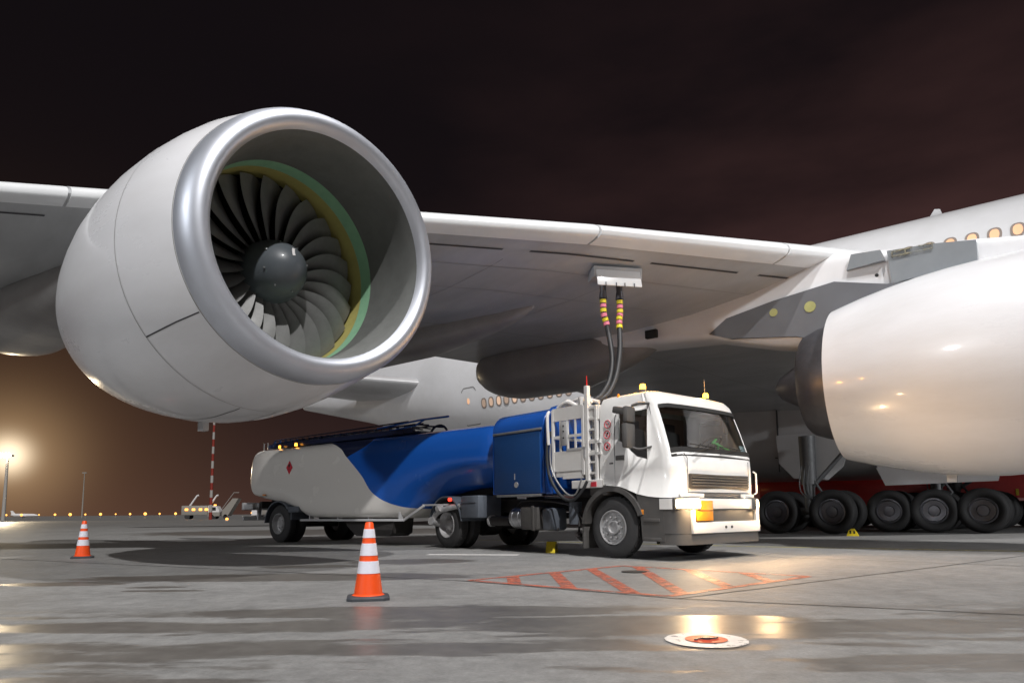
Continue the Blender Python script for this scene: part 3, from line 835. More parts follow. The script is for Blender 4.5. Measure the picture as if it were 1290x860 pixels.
bm = nb(); b2(bm, (1.22, -.88, .60), (1.36, .92, .80), .01); wrap(bm, .25, .415, 1.37, 1.18, .10, tside=.95); wrap(bm, .42, .795, 1.37, 1.185, .08, (-1.3, -.88)); finish('bumper_skirt', bm, M['plastic'], truck, 30)
bm = nb()
for y in (-.05, .12): cyl(bm, (1.40, y, .51), (1.425, y, .51), .022, n=12)
finish('tow_eye', bm, M['chassis'], truck)
for y in (-.98, .98):
    bm = nb(); 
    sgn = 1 if y > 0 else -1
    box(bm, (1.315, y * .985, .885), (.18, .42, .15), Matrix.Rotation(sgn * R(28), 3, 'Z'), .03)
    hl = finish('headlight', bm, M['head'], truck); bm = nb(); box(bm, (1.30, y * .985, .885), (.17, .47, .20), Matrix.Rotation(sgn * R(28), 3, 'Z'), .03); finish('lens_frame', bm, M['plastic'], hl)
    bm = nb(); box(bm, (1.26, y * .82, 1.01), (.16, .50, .07), Matrix.Rotation(sgn * R(12), 3, 'Z'), .015); finish('headlight_housing', bm, M['truck_white'], truck)
bm = nb(); b2(bm, (1.417, -.86, .615), (1.432, -.42, .93), .004); pl = finish('warning_placard', bm, M['orange_plate'], truck)
bm = nb(); b2(bm, (1.432, -.85, .768), (1.435, -.43, .78)); finish('placard_line', bm, M['black'], pl)
# handrail at the far front corner
bm = nb(); tube(bm, [(1.20, 1.21, 1.05), (1.22, 1.27, 1.08), (1.22, 1.27, 1.42), (1.20, 1.21, 1.45)], .016, 8); finish('grab_rail', bm, M['truck_white'], truck)
# step panel and arch
bm = nb()
prism(bm, [(.50, 1.10), (.62, 1.14), (1.0, .97), (1.04, .97), (1.06, .30), (.62, .30), (.60, .62), (.56, .85)], -1.19, -.80, lambda u, v, h: V((u, h, v)))
b2(bm, (.66, -1.21, .60), (.98, -1.188, .66), .008); b2(bm, (.66, -1.21, .30), (1.0, -1.188, .36), .008)
prism(bm, [(.50, 1.10), (.62, 1.14), (1.0, .97), (1.04, .97), (1.06, .30), (.62, .30), (.60, .62), (.56, .85)], .80, 1.19, lambda u, v, h: V((u, h, v)))
finish_each('step_panel', bm, M['plastic'], truck, 30)
bm = nb(); b2(bm, (.60, -1.205, .72), (.66, -1.19, .80), .004); finish('side_reflector', bm, M['amber_dead'], truck)
def arch(bm, t0, y0, y1, r0, r1, a0, a1, zc=.51, n=20):
    rg = []
    for k in range(n + 1):
        a = R(a0 + (a1 - a0) * k / n); c, s = math.cos(a), math.sin(a)
        rg.append([V((t0 + r0 * c, y0, zc + r0 * s)), V((t0 + r1 * c, y0, zc + r1 * s)), V((t0 + r1 * c, y1, zc + r1 * s)), V((t0 + r0 * c, y1, zc + r0 * s))])
    loft(bm, rg)
bm = nb()
for y0, y1 in ((-1.23, -.82), (.82, 1.23)):
    arch(bm, 0, y0, y1, .60, .68, 18, 175)
    b2(bm, (-.69, y0 + .02, .14), (-.64, y1, .56), .008)
b2(bm, (-.50, -1.2, 1.05), (-.1, -.85, 1.25), .02)
finish('wheel_arch', bm, M['plastic'], truck, 30)
# mirrors
def mirror(s):
    bm = nb()
    box(bm, (.62, s * 1.44, 2.32), (.10, .26, .26), Matrix.Rotation(s * R(-8), 3, 'Z'), .035)
    box(bm, (.60, s * 1.44, 1.98), (.11, .27, .40), Matrix.Rotation(s * R(-8), 3, 'Z'), .035)
    tube(bm, [(.82, s * 1.17, 2.50), (.74, s * 1.32, 2.50), (.64, s * 1.40, 2.46)], .022, 8, smooth=4)
    tube(bm, [(.86, s * 1.18, 1.80), (.72, s * 1.32, 1.76), (.62, s * 1.40, 1.80)], .018, 8, smooth=4)
    box(bm, (.34, s * 1.27, 2.43), (.34, .15, .12), Matrix.Rotation(R(12), 3, 'Y'), .03)
    finish('mirror', bm, M['plastic'], truck)
mirror(-1); mirror(1)
# roof beacons
for t, y in ((.50, -.92), (.62, .72)):
    bm = nb(); cyl(bm, (t, y, 2.74), (t, y, 2.80), .065, .06, 20); finish('beacon_base', bm, M['plastic'], truck)
    bm = nb(); lp = [(0, .05), (.05, .052), (.09, .04), (.105, .0)]
    rg = [[V((t + r * math.cos(2 * math.pi * k / 20), y + r * math.sin(2 * math.pi * k / 20), 2.80 + z)) for k in range(20)] for z, r in lp[:-1]]
    loft(bm, rg); finish('beacon', bm, M['amber'], truck, 60)
bm = nb(); cyl(bm, (.10, -1.08, 2.68), (.10, -1.08, 2.76), .03, .02, 12); finish('roof_marker', bm, M['amber_dead'], truck)
bm = nb(); cyl(bm, (.45, .95, 2.72), (.45, .95, 3.20), .006, .003, 6); finish('antenna', bm, M['steel'], truck)
# prohibition signs
for k, z in enumerate((2.25, 2.07, 1.87)):
    t0 = -.06
    bm = nb(); cyl(bm, (t0, -1.185 - (.02 if z < 2.1 else 0), z), (t0, -1.193 - (.018 if z < 2.1 else 0), z), .078, n=32); pl = finish('prohibition_sign', bm, M['sign_white'], truck)
    bm = nb(); yy = -1.197 - (.018 if z < 2.1 else 0)
    ring = [V((t0 + .066 * math.cos(a), yy, z + .066 * math.sin(a))) for a in [2 * math.pi * q / 28 for q in range(29)]]
    tube(bm, ring, .008, 6, cap=False); tube(bm, [(t0 - .045, yy, z + .045), (t0 + .045, yy, z - .045)], .006, 6)
    finish('sign_ring', bm, M['sign_red'], pl)
    bm = nb()
    if k == 0: b2(bm, (t0 - .035, yy - .002, z - .008), (t0 + .03, yy + .004, z + .006)); b2(bm, (t0 + .01, yy - .001, z + .012), (t0 + .02, yy + .003, z + .035))
    if k == 1: box(bm, (t0, yy, z), (.022, .006, .07), Matrix.Rotation(R(25), 3, 'Y')); box(bm, (t0 + .02, yy, z + .03), (.03, .006, .02))
    if k == 2: prism(bm, [(-.01, -.04), (.02, -.03), (.03, 0), (.01, .04), (-.005, .01), (-.03, 0)], yy - .003, yy + .003, lambda u, v, h: V((t0 + u, h, z + v)))
    finish('sign_symbol', bm, M['black'], pl, 0)
# wheels
for sgn in (-1, 1):
    truck_wheel(truck, 0, sgn * 1.20, -sgn, dish='front')
    truck_wheel(truck, -4.85, sgn * 1.20, -sgn, dish='rear')
    truck_wheel(truck, -4.85, sgn * .87, -sgn, dish='rear')
# chassis
bm = nb()
for y in (-.42, .42): b2(bm, (-5.9, y - .04, .78), (1.0, y + .04, 1.04), .01)
for t in (-5.6, -4.2, -3.2, -2.2, -1.0, .3): b2(bm, (t - .04, -.42, .82), (t + .04, .42, 1.0))
cyl(bm, (0, -1.0, .51), (0, 1.0, .51), .07); cyl(bm, (-4.85, -1.0, .51), (-4.85, 1.0, .51), .12); cyl(bm, (-4.85, -.2, .51), (-4.85, .2, .51), .26, n=20)
cyl(bm, (-4.7, 0, .6), (-1.0, 0, .75), .06)
b2(bm, (-.6, -.42, .45), (.9, .42, 1.1), .05); b2(bm, (-1.5, -.6, 1.04), (-.3, .6, 1.3), .02)
cyl(bm, (-4.6, 0, 1.05), (-4.6, 0, 1.2), .5, n=24)
finish('chassis', bm, M['chassis'], truck, 30)
bm = nb()
for s_ in (-1, 1):
    rg = []
    arch(bm, -4.85, s_ * 1.24, s_ * .60, .60, .63, 8, 172)
    b2(bm, (-4.24, s_ * 1.25, .66), (-3.62, s_ * .62, 1.13), .03); b2(bm, (-4.3, s_ * 1.262, .98), (-3.7, s_ * 1.25, 1.0))
finish('mudguard', bm, M['mudguard'], truck, 30)
# tanks and boxes hung on the near side
bm = nb(); box(bm, (-2.12, -.98, .66), (.50, .42, .44), None, .04); box(bm, (-2.0, -.98, .66), (.08, .45, .47), None, .02); finish('battery_box', bm, M['plastic'], truck)
bm = nb(); cyl(bm, (-2.72, -.98, .66), (-2.38, -.98, .66), .20, n=24); cyl(bm, (-2.38, -.98, .66), (-2.36, -.98, .66), .205, .205, 24)
for t in (-2.68, -2.5): cyl(bm, (t, -.98, .66), (t + .04, -.98, .66), .21, n=24)
finish('fuel_tank', bm, M['alu'], truck)
bm = nb(); box(bm, (-1.65, -.95, .64), (.30, .40, .42), None, .06); cyl(bm, (-1.05, -1.0, .95), (-1.05, -1.0, .55), .12, n=20); finish('hydraulic_tank', bm, M['mudguard'], truck)
bm = nb(); cyl(bm, (-3.55, -.95, .60), (-2.9, -.95, .60), .10, n=18); finish('air_tank', bm, M['chassis'], truck)
bm = nb(); cyl(bm, (-3.56, -.95, .60), (-3.50, -.95, .60), .12, n=18); finish('pipe_flange', bm, M['rim'], truck)
bm = nb()
tube(bm, [(-1.95, -1.05, .85), (-1.8, -1.12, .7), (-1.75, -1.1, .5), (-1.5, -1.0, .45)], .03, 8, smooth=6)
tube(bm, [(-2.9, -.8, .9), (-2.3, -1.05, 1.0), (-1.2, -1.0, .9), (-.8, -1.05, .6)], .022, 8, smooth=6)
cyl(bm, (-.86, -1.14, .38), (-.86, -1.02, .30), .06, n=14); tube(bm, [(-.95, -1.0, .7), (-.88, -1.1, .35)], .02, 8)
finish('pipework', bm, M['chassis'], truck)
# --- blue cabinet
bm = nb()
prof = [(-1.24, 1.12)] + [(-1.24, 2.38)] + [(-1.24 + .36 * (1 - math.cos(R(a))), 2.38 + .36 * math.sin(R(a))) for a in (15, 30, 45, 60, 75, 90)] + [(0, 2.82)]
prof = prof + [(-y, z) for y, z in prof[:-1]][::-1]
prism(bm, prof, -3.14, -1.62, lambda u, v, h: V((h, u, v)))
cb = finish('cabinet', bm, M['blue'], truck, 30)
bvm = cb.modifiers.new('b', 'BEVEL'); bvm.width = .015; bvm.segments = 2; bvm.limit_method = 'ANGLE'; bvm.angle_limit = R(50)
bm = nb(); b2(bm, (-3.06, -1.262, 1.14), (-1.70, -1.24, 2.30), .004)
for k in range(24): b2(bm, (-3.05, -1.264, 1.17 + k * .047), (-1.71, -1.262, 1.174 + k * .047))
sh = finish('roller_shutter', bm, M['blue_dark'], truck, 30)
bm = nb(); b2(bm, (-3.10, -1.275, 2.31), (-1.66, -1.235, 2.355), .006); b2(bm, (-3.0, -1.26, 1.07), (-1.7, -1.2, 1.115), .006); finish_each('cabinet_trim', bm, M['steel'], truck)
bm = nb(); cyl(bm, (-2.38, -1.262, 1.30), (-2.38, -1.275, 1.30), .055, n=20); b2(bm, (-2.44, -1.268, 1.40), (-2.42, -1.262, 1.52)); finish('shutter_lock', bm, M['rim'], sh)
bm = nb()
prof3 = [(-1.24, 1.10), (-1.24, 2.40)] + [(-1.24 + .36 * (1 - math.cos(R(a))), 2.40 + .40 * math.sin(R(a))) for a in (20, 40, 60, 90)] + [(.9, 2.82), (.9, 1.1)]
prism(bm, prof3, -1.60, -1.40, lambda u, v, h: V((h, u, v))); ep = finish('cabinet_end', bm, M['blue'], truck, 30)
bvm = ep.modifiers.new('b', 'BEVEL'); bvm.width = .03; bvm.segments = 3; bvm.limit_method = 'ANGLE'; bvm.angle_limit = R(50)
bm = nb(); b2(bm, (-3.22, -1.1, 1.55), (-3.17, -1.04, 2.2)); b2(bm, (-2.9, -.2, 2.84), (-2.1, .5, 2.9), .02); finish('cabinet_fitting', bm, M['steel'], truck)
# long level gauge bar on cabinet roof (olive board)
# --- lift platform
bm = nb(); WH = M['truck_white']
y0, y1 = -1.23, -.15
for t in (-1.36, -.60): 
    for y in (y0, y1): b2(bm, (t - .025, y - .02, 1.42), (t + .025, y + .02, 2.64))
for y in (y0, y1):
    b2(bm, (-1.36, y - .015, 2.42), (-.60, y + .015, 2.66)); b2(bm, (-1.36, y - .012, 1.50), (-.60, y + .012, 1.86)); b2(bm, (-1.36, y - .015, 2.10), (-.60, y + .015, 2.15))
    for k in range(1, 4): b2(bm, (-1.36 + k * .19 - .018, y - .012, 1.86), (-1.36 + k * .19 + .018, y + .012, 2.42))
for t in (-1.36, -.60): b2(bm, (t - .012, y0, 2.58), (t + .012, y1, 2.66)); b2(bm, (t - .012, y0, 2.10), (t + .012, y1, 2.15))
b2(bm, (-1.30, y0, 1.40), (-.60, y1, 1.50)); b2(bm, (-1.12, y0 - .01, 1.36), (-.62, y0 + .02, 1.44))
finish('lift_platform', bm, WH, truck, 0)
bm = nb()
b2(bm, (-.56, -1.24, 1.25), (-.48, -1.16, 2.98), .008); b2(bm, (-.56, -.3, 1.25), (-.48, -.22, 2.75), .008)
b2(bm, (-.34, -1.22, 1.3), (-.29, -1.16, 2.62))
for k in range(7): b2(bm, (-.50, -1.215, 1.42 + k * .19), (-.30, -1.175, 1.455 + k * .19))
for k in range(4): b2(bm, (-.52, -1.1 + k * .05, 1.35), (-.46, -1.08 + k * .05, 2.6))
b2(bm, (-.90, -1.24, 1.18), (-.18, -1.14, 1.32), .01); b2(bm, (-1.1, -1.0, 1.2), (-.3, -.1, 1.3), .01)
b2(bm, (-.48, -1.2, 2.36), (-.27, -.4, 2.62), .01); b2(bm, (-.47, -1.22, 1.95), (-.22, -1.17, 2.0)); b2(bm, (-.47, -1.22, 1.75), (-.2, -1.17, 1.8))
finish('lift_mast', bm, WH, truck, 0)
bm = nb()
tube(bm, [(-1.40, -1.05, 2.70), (-1.15, -1.05, 2.78), (-.9, -1.0, 2.68), (-.65, -.95, 2.76)], .045, 10, smooth=6)
tube(bm, [(-1.38, -.8, 2.80), (-1.0, -.85, 2.84), (-.6, -.8, 2.74)], .04, 10, smooth=6)
tube(bm, [(-1.45, -1.24, 2.62), (-1.44, -1.30, 2.5), (-1.44, -1.28, 2.0)], .03, 10, smooth=6)
for t in (-1.2, -.85, -.7): cyl(bm, (t, -1.0, 2.62), (t, -1.0, 2.84), .06, n=14)
finish('pipe_manifold', bm, WH, truck)
bm = nb(); b2(bm, (-1.14, -1.262, 1.96), (-.98, -1.235, 2.40), .008); b2(bm, (-.60, -1.25, 1.70), (-.54, -1.2, 1.9)); b2(bm, (-.98, -1.25, 1.86), (-.54, -1.24, 1.90)); b2(bm, (-1.0, -1.25, 1.86), (-.98, -1.24, 2.0)); cx = finish('control_box', bm, M['pylon_grey'], truck)
bm = nb()
for z in (2.32, 2.22, 2.1): cyl(bm, (-1.06, -1.262, z), (-1.06, -1.272, z), .016, n=10)
finish('button', bm, M['black'], cx)
bm = nb(); cyl(bm, (-.52, -1.2, 2.98), (-.52, -1.2, 3.16), .012, .008, 8); finish('mast_tip', bm, M['red'], truck)
bm = nb(); b2(bm, (-.42, -1.255, 1.20), (-.30, -1.242, 1.28)); finish('marker_light', bm, M['sign_red'], truck)
bm = nb(); tube(bm, [(-1.42, -1.22, 2.25), (-1.46, -1.30, 1.95), (-1.38, -1.33, 1.45), (-1.08, -1.34, 1.06), (-.80, -1.32, .98), (-.62, -1.28, 1.12), (-.52, -1.24, 1.30)], .028, 10, smooth=8); finish('loop_hose', bm, M['rubber'], truck)
bm = nb(); tube(bm, [(-1.40, -1.18, 2.2), (-1.43, -1.25, 1.9), (-1.34, -1.29, 1.5), (-1.02, -1.30, 1.13), (-.78, -1.28, 1.07), (-.65, -1.24, 1.35)], .016, 8, smooth=8); finish('loop_hose', bm, M['steel'], truck)

# ------------------------------------------------------------------ tank trailer
TT = 38.4
trailer = empty('tank_trailer', (-6.5 + 1.22 * math.sin(R(TT)), 19.05 + 1.22 * math.cos(R(TT)), 0), -R(TT), 'long blue and white fuel tank trailer coupled behind the refuelling truck', 'trailer')
def tank_mat():
    m, nt, b = new_mat('tank livery')
    b.inputs['Roughness'].default_value = .22; b.inputs['Coat Weight'].default_value = .5; b.inputs['Coat Roughness'].default_value = .06
    tc = nt.nodes.new('ShaderNodeTexCoord'); sx = nt.nodes.new('ShaderNodeSeparateXYZ'); nt.links.new(tc.outputs['Object'], sx.inputs[0])
    mr = nt.nodes.new('ShaderNodeMapRange'); mr.inputs[1].default_value = .8; mr.inputs[2].default_value = 2.8
    nt.links.new(sx.outputs[2], mr.inputs[0])
    fc = nt.nodes.new('ShaderNodeFloatCurve'); cu = fc.mapping.curves[0]
    # x (in height) -> t/6
    P = [(.88, 5.3), (.94, 4.84), (1.18, 4.14), (1.74, 3.53), (2.2, 2.95), (2.45, 2.6), (2.64, 1.9)]
    pts = [((z - .8) / 2., t / 6.) for z, t in P]
    cu.points[0].location = pts[0]; cu.points[1].location = pts[-1]
    for p in pts[1:-1]: cu.points.new(*p)
    fc.mapping.update(); nt.links.new(mr.outputs[0], fc.inputs[1])
    mu = nt.nodes.new('ShaderNodeMath'); mu.operation = 'MULTIPLY'; mu.inputs[1].default_value = 6.; nt.links.new(fc.outputs[0], mu.inputs[0])
    gt = nt.nodes.new('ShaderNodeMath'); gt.operation = 'GREATER_THAN'; nt.links.new(sx.outputs[0], gt.inputs[0]); nt.links.new(mu.outputs[0], gt.inputs[1])
    # navy sweep: ahead of a second curve only above z 2.35 and near the boundary
    ad = nt.nodes.new('ShaderNodeMath'); ad.operation = 'SUBTRACT'; nt.links.new(sx.outputs[0], ad.inputs[0]); nt.links.new(mu.outputs[0], ad.inputs[1])
    # width of the navy wedge grows with height above 2.2
    w1 = nt.nodes.new('ShaderNodeMapRange'); w1.inputs[1].default_value = 2.18; w1.inputs[2].default_value = 2.66; w1.inputs[3].default_value = -.01; w1.inputs[4].default_value = 1.9
    nt.links.new(sx.outputs[2], w1.inputs[0])
    lt = nt.nodes.new('ShaderNodeMath'); lt.operation = 'LESS_THAN'; nt.links.new(ad.outputs[0], lt.inputs[0]); nt.links.new(w1.outputs[0], lt.inputs[1])
    m1 = nt.nodes.new('ShaderNodeMix'); m1.data_type = 'RGBA'; m1.inputs[6].default_value = (.008, .10, .47, 1); m1.inputs[7].default_value = (.012, .018, .05, 1); nt.links.new(lt.outputs[0], m1.inputs[0])
    m2 = nt.nodes.new('ShaderNodeMix'); m2.data_type = 'RGBA'; m2.inputs[6].default_value = (.70, .67, .63, 1); nt.links.new(gt.outputs[0], m2.inputs[0]); nt.links.new(m1.outputs[2], m2.inputs[7])
    n = nt.nodes.new('ShaderNodeTexNoise'); n.inputs['Scale'].default_value = 2.; n.inputs['Detail'].default_value = 6; nt.links.new(tc.outputs['Object'], n.inputs['Vector'])
    r2 = nt.nodes.new('ShaderNodeMapRange'); r2.inputs[3].default_value = .14; r2.inputs[4].default_value = .34; nt.links.new(n.outputs[0], r2.inputs[0]); nt.links.new(r2.outputs[0], b.inputs['Roughness'])
    nt.links.new(m2.outputs[2], b.inputs['Base Color'])
    return m
M['tank'] = tank_mat()
bm = nb(); rings = []
def tank_ring(t, k=1.):
    zb = interp(t, [(-1.5, 1.34), (-.8, 1.20), (.2, 1.06), (.75, .92), (1.2, .72), (1.7, .66), (5.0, .66), (5.35, .82), (6.0, 1.14), (6.8, 1.30), (8.2, 1.34)])
    zt_ = 2.68; w = 1.24; pts = []
    # top: rounded, sides: slightly bulged, bottom: chamfered in
    H_ = zt_ - zb
    q_ = min(1., max(0., (t - 4.3) / 1.6))
    half = [(0, zt_), (.5, zt_ - .005), (.9, zt_ - .04), (1.10, zt_ - .14), (1.20, zt_ - .32), (1.24, zt_ - .60), (1.25 - .05 * q_, min(zt_ - 1.0, max(zb + .40, 1.42)) + .10 * q_), (1.23 - .28 * q_, zb + .22), (1.17 - .37 * q_, zb + .07), (1.02 - .35 * q_, zb), (.5, zb), (0, zb)]
    half = [(q.y, q.z) for q in smooth_path([(0, a_, b_) for a_, b_ in half], 3)]; half[0] = (0, zt_); half[-1] = (0, zb)
    cz = (zt_ + zb) / 2
    ring = [V((t, y, z)) for y, z in half] + [V((t, -y, z)) for y, z in half[1:-1][::-1]]
    return [V((t, p.y * k, cz + (p.z - cz) * k)) for p in ring]
for t, k in ((-1.50, .84), (-1.495, .90), (-1.475, .95), (-1.43, .985), (-1.36, 1.), (-.8, 1), (-.3, 1), (.2, 1), (.75, 1), (.95, 1), (1.2, 1), (1.5, 1), (2.2, 1), (3, 1), (4, 1), (4.8, 1), (5.0, 1), (5.2, 1), (5.5, 1), (5.8, 1), (6.1, 1), (6.5, 1), (7., 1), (7.4, 1.), (7.6, .985), (7.75, .94), (7.85, .84), (7.88, .7)):
    rings.append(tank_ring(t, k))
loft(bm, rings)
tk = finish('tank', bm, M['tank'], trailer, 50)
# hazard diamond
def diamond(bm, t, z, r, y, mi=0): bm.faces.new([bm.verts.new(V(p)) for p in ((t - r, y, z), (t, y, z - r * 1.0), (t + r, y, z), (t, y, z + r * 1.0))])
bm = nb(); prism(bm, [(.38, 2.04), (.52, 1.86), (.66, 2.04), (.52, 2.22)], -1.262, -1.25, lambda u, v, h: V((u, h, v))); dm = finish('hazard_diamond', bm, M['sign_red'], trailer)
bm = nb(); prism(bm, [(.47, 2.10), (.52, 2.02), (.57, 2.10), (.53, 2.16)], -1.266, -1.263, lambda u, v, h: V((u, h, v))); b2(bm, (.46, -1.266, 1.985), (.58, -1.263, 1.995)); finish('diamond_symbol', bm, M['black'], dm)
# side marking lamps
bm = nb(); b2(bm, (-.75, -1.262, 1.30), (-.6, -1.24, 1.34), .004); finish('side_marker', bm, M['amber_dead'], trailer)
# lower side rail
bm = nb()
b2(bm, (1.0, -1.20, .585), (5.0, -1.14, .64), .01); box(bm, (5.32, -1.14, .77), (.78, .04, .06), Matrix.Rotation(R(-26), 3, 'Y'), .01); b2(bm, (5.6, -1.14, .93), (6.9, -1.10, .97), .005)
for t in (1.3, 2.5, 3.7, 4.8): b2(bm, (t, -1.13, .62), (t + .04, -1.0, .80))
finish('side_rail', bm, M['pylon_grey'], trailer)
# running gear
bm = nb()
for y in (-.5, .5): b2(bm, (-1.4, y - .05, .95), (1.0, y + .05, 1.3), .01)
cyl(bm, (0, -1.0, .51), (0, 1.0, .51), .10); b2(bm, (-1.45, -.9, .95), (-1.35, .9, 1.15)); b2(bm, (1.0, -.6, .55), (2.2, .6, .75))
for y in (-.55, .55): cyl(bm, (-.2, y, .55), (-.5, y, 1.1), .09)
b2(bm, (6.1, -.5, 1.15), (7.3, .5, 1.3), .01)
finish_each('running_gear', bm, M['chassis'], trailer, 30)
bm = nb()
prism(bm, [(2.55, .72), (4.5, .72), (4.45, .30), (4.3, .22), (3.1, .22), (2.75, .45)], -1.0, -.35, lambda u, v, h: V((u, h, v)))
finish('underfloor_locker', bm, M['chassis'], trailer, 30)
for sgn in (-1, 1):
    truck_wheel(trailer, 0, sgn * 1.22, -sgn, dish='rear'); truck_wheel(trailer, 0, sgn * .89, -sgn, dish='rear')
bm = nb()
for s_ in (-1, 1):
    arch(bm, 0, s_ * 1.25, s_ * .58, .60, .63, 40, 178); b2(bm, (.48, s_ * 1.25, .82), (.98, s_ * .62, .98), .03); b2(bm, (.62, s_ * 1.24, .62), (.66, s_ * .6, .85))
finish('mudguard', bm, M['mudguard'], trailer, 30)
bm = nb(); b2(bm, (-1.85, -1.2, .92), (-1.35, -1.12, 1.08), .01); b2(bm, (-1.88, -1.2, .60), (-1.80, 1.2, .72), .01); b2(bm, (-1.6, -.9, .62), (-1.52, -.8, 1.1)); b2(bm, (-1.6, .8, .62), (-1.52, .9, 1.1)); b2(bm, (-1.9, -1.22, .90), (-1.80, 1.22, 1.12), .01)
rb = finish('rear_bumper', bm, M['pylon_grey'], trailer)
for y in (-1.05, 1.05):
    bm = nb(); b2(bm, (-1.93, y - .14, .95), (-1.89, y + .14, 1.07), .005); finish('tail_light', bm, M['red_lamp'], trailer)
# walkway and folded handrail on top
bm = nb()
for y in (-.75, -.25):
    tube(bm, [(-1.1, y, 2.83), (0, y, 2.86), (4.9, y, 2.90), (5.4, y, 2.84)], .022, 8)
    tube(bm, [(-1.0, y, 2.92), (4.7, y, 2.99)], .018, 8)
for k in range(22):
    t = -1.0 + k * .28; b2(bm, (t, -.80, 2.70), (t + .04, -.74, 2.90)); b2(bm, (t, -.75, 2.83), (t + .05, -.2, 2.86))
b2(bm, (-1.2, -.85, 2.68), (5.2, .6, 2.72)); b2(bm, (-1.2, -.86, 2.70), (5.0, -.83, 2.80))
wk = finish('walkway', bm, M['navy'], trailer, 0)
bm = nb(); tube(bm, [(3.6, -.78, 2.90), (5.2, -.80, 2.98), (6.1, -.80, 2.98)], .025, 8); tube(bm, [(4.0, -.78, 2.80), (5.0, -.8, 2.86), (5.3, -.8, 2.97)], .022, 8); finish('folded_handrail', bm, M['blue'], trailer)
bm = nb(); tube(bm, [(5.55 + .28 * math.cos(a), -.55, 2.62 + .22 * math.sin(a)) for a in [math.pi * k / 12 for k in range(13)]], .03, 8); finish('vent_hoop', bm, M['navy'], trailer)
bm = nb(); tube(bm, [(-1.25, -.95, 2.62), (-1.25, -.95, 2.84), (-1.05, -.95, 2.84), (-1.05, -.95, 2.64)], .018, 8); finish('ladder_top', bm, M['alu'], trailer)
for t, z in ((.35, 2.72), (-.45, 2.70)):
    bm = nb(); cyl(bm, (t, -.95, z - .05), (t, -.95, z + .03), .045 if t > 0 else .03, .03, 14); finish('beacon', bm, M['amber_small'], trailer)
# front cylinder manifold near the coupling, hose end
bm = nb(); tube(bm, [(6.9, -1.15, .92), (6.5, -1.20, .88), (6.15, -1.2, .78), (6.0, -1.18, .62)], .06, 12, smooth=6); cyl(bm, (6.02, -1.28, .60), (6.02, -1.05, .56), .09, n=16); cyl(bm, (6.2, -1.22, .84), (6.28, -1.22, .88), .10, n=16)
finish('hose_coupling', bm, M['rim'], trailer)
bm = nb(); cyl(bm, (6.55, -1.20, 1.06), (6.55, -1.25, 1.06), .04, n=14); finish('side_marker', bm, M['red_lamp'], trailer)

# ------------------------------------------------------------------ fuel hoses from the lift platform to the wing
def world_of(p): return plane.matrix_basis @ V(p)
plane_m = Matrix.Translation((12.7, 26.8, 0)) @ Matrix.Rotation(-R(HEAD), 4, 'Z')
truck_m = Matrix.Translation((2.58, 12.28, 0)) @ Matrix.Rotation(-R(TH), 4, 'Z')
HP = [[(1.55, 12.75, 2.831), (1.724, 12.9, 2.992), (1.912, 13.1, 3.323), (2.0, 13.3, 3.809), (1.949, 13.5, 4.479)],
      [(1.647, 12.8, 2.838), (1.853, 12.95, 3.015), (2.037, 13.1, 3.384), (2.161, 13.3, 3.969), (2.194, 13.5, 4.608)]]
for i, (kk, lab) in enumerate(((-.26, 'pink and yellow banded black fuel hose nearer the open engine inlet'), (.09, 'pink and yellow banded black fuel hose nearer the fuselage'))):
    top = plane_m @ (rp + LEd * kk + V((0, 0, -.55)))
    st = truck_m @ V((-.58 + .0 * i, -.75 + .22 * i, 2.62))
    st2 = truck_m @ V((-.30 + .0 * i, -.72 + .22 * i, 2.70))
    mid = st2.lerp(top, .30); mid.z = 3.4 + .12 * i
    path = smooth_path([st] + [V(q) for q in HP[i]] + [top + V((0, 0, -.38)), top], 12)
    bm = nb(); tube(bm, path, .052, 12)
    h = finish('fuel_hose', bm, M['rubber'], None, 60); tag(h, lab, 'hose', 'fuel hoses up to the wing')
    # bands along the last metre
    P = path[::-1]; acc = [0]
    for a, b in zip(P, P[1:]): acc.append(acc[-1] + (b - a).length)
    def at(d):
        for k in range(len(acc) - 1):
            if acc[k + 1] >= d: return P[k].lerp(P[k + 1], (d - acc[k]) / (acc[k + 1] - acc[k]))
        return P[-1]
    for k in range(6 + i):
        d0 = .10 + k * .095; bm = nb(); tube(bm, [at(d0), at(d0 + .035), at(d0 + .07)], .066, 14)
        finish('hose_band', bm, M['hose_y' if k % 2 == 0 else 'hose_p'], h, 40)
    bm = nb(); cyl(bm, top + V((0, 0, -.08)), top + V((0, 0, .06)), .085, .07, 16); finish('nozzle', bm, M['dark_metal'], h)

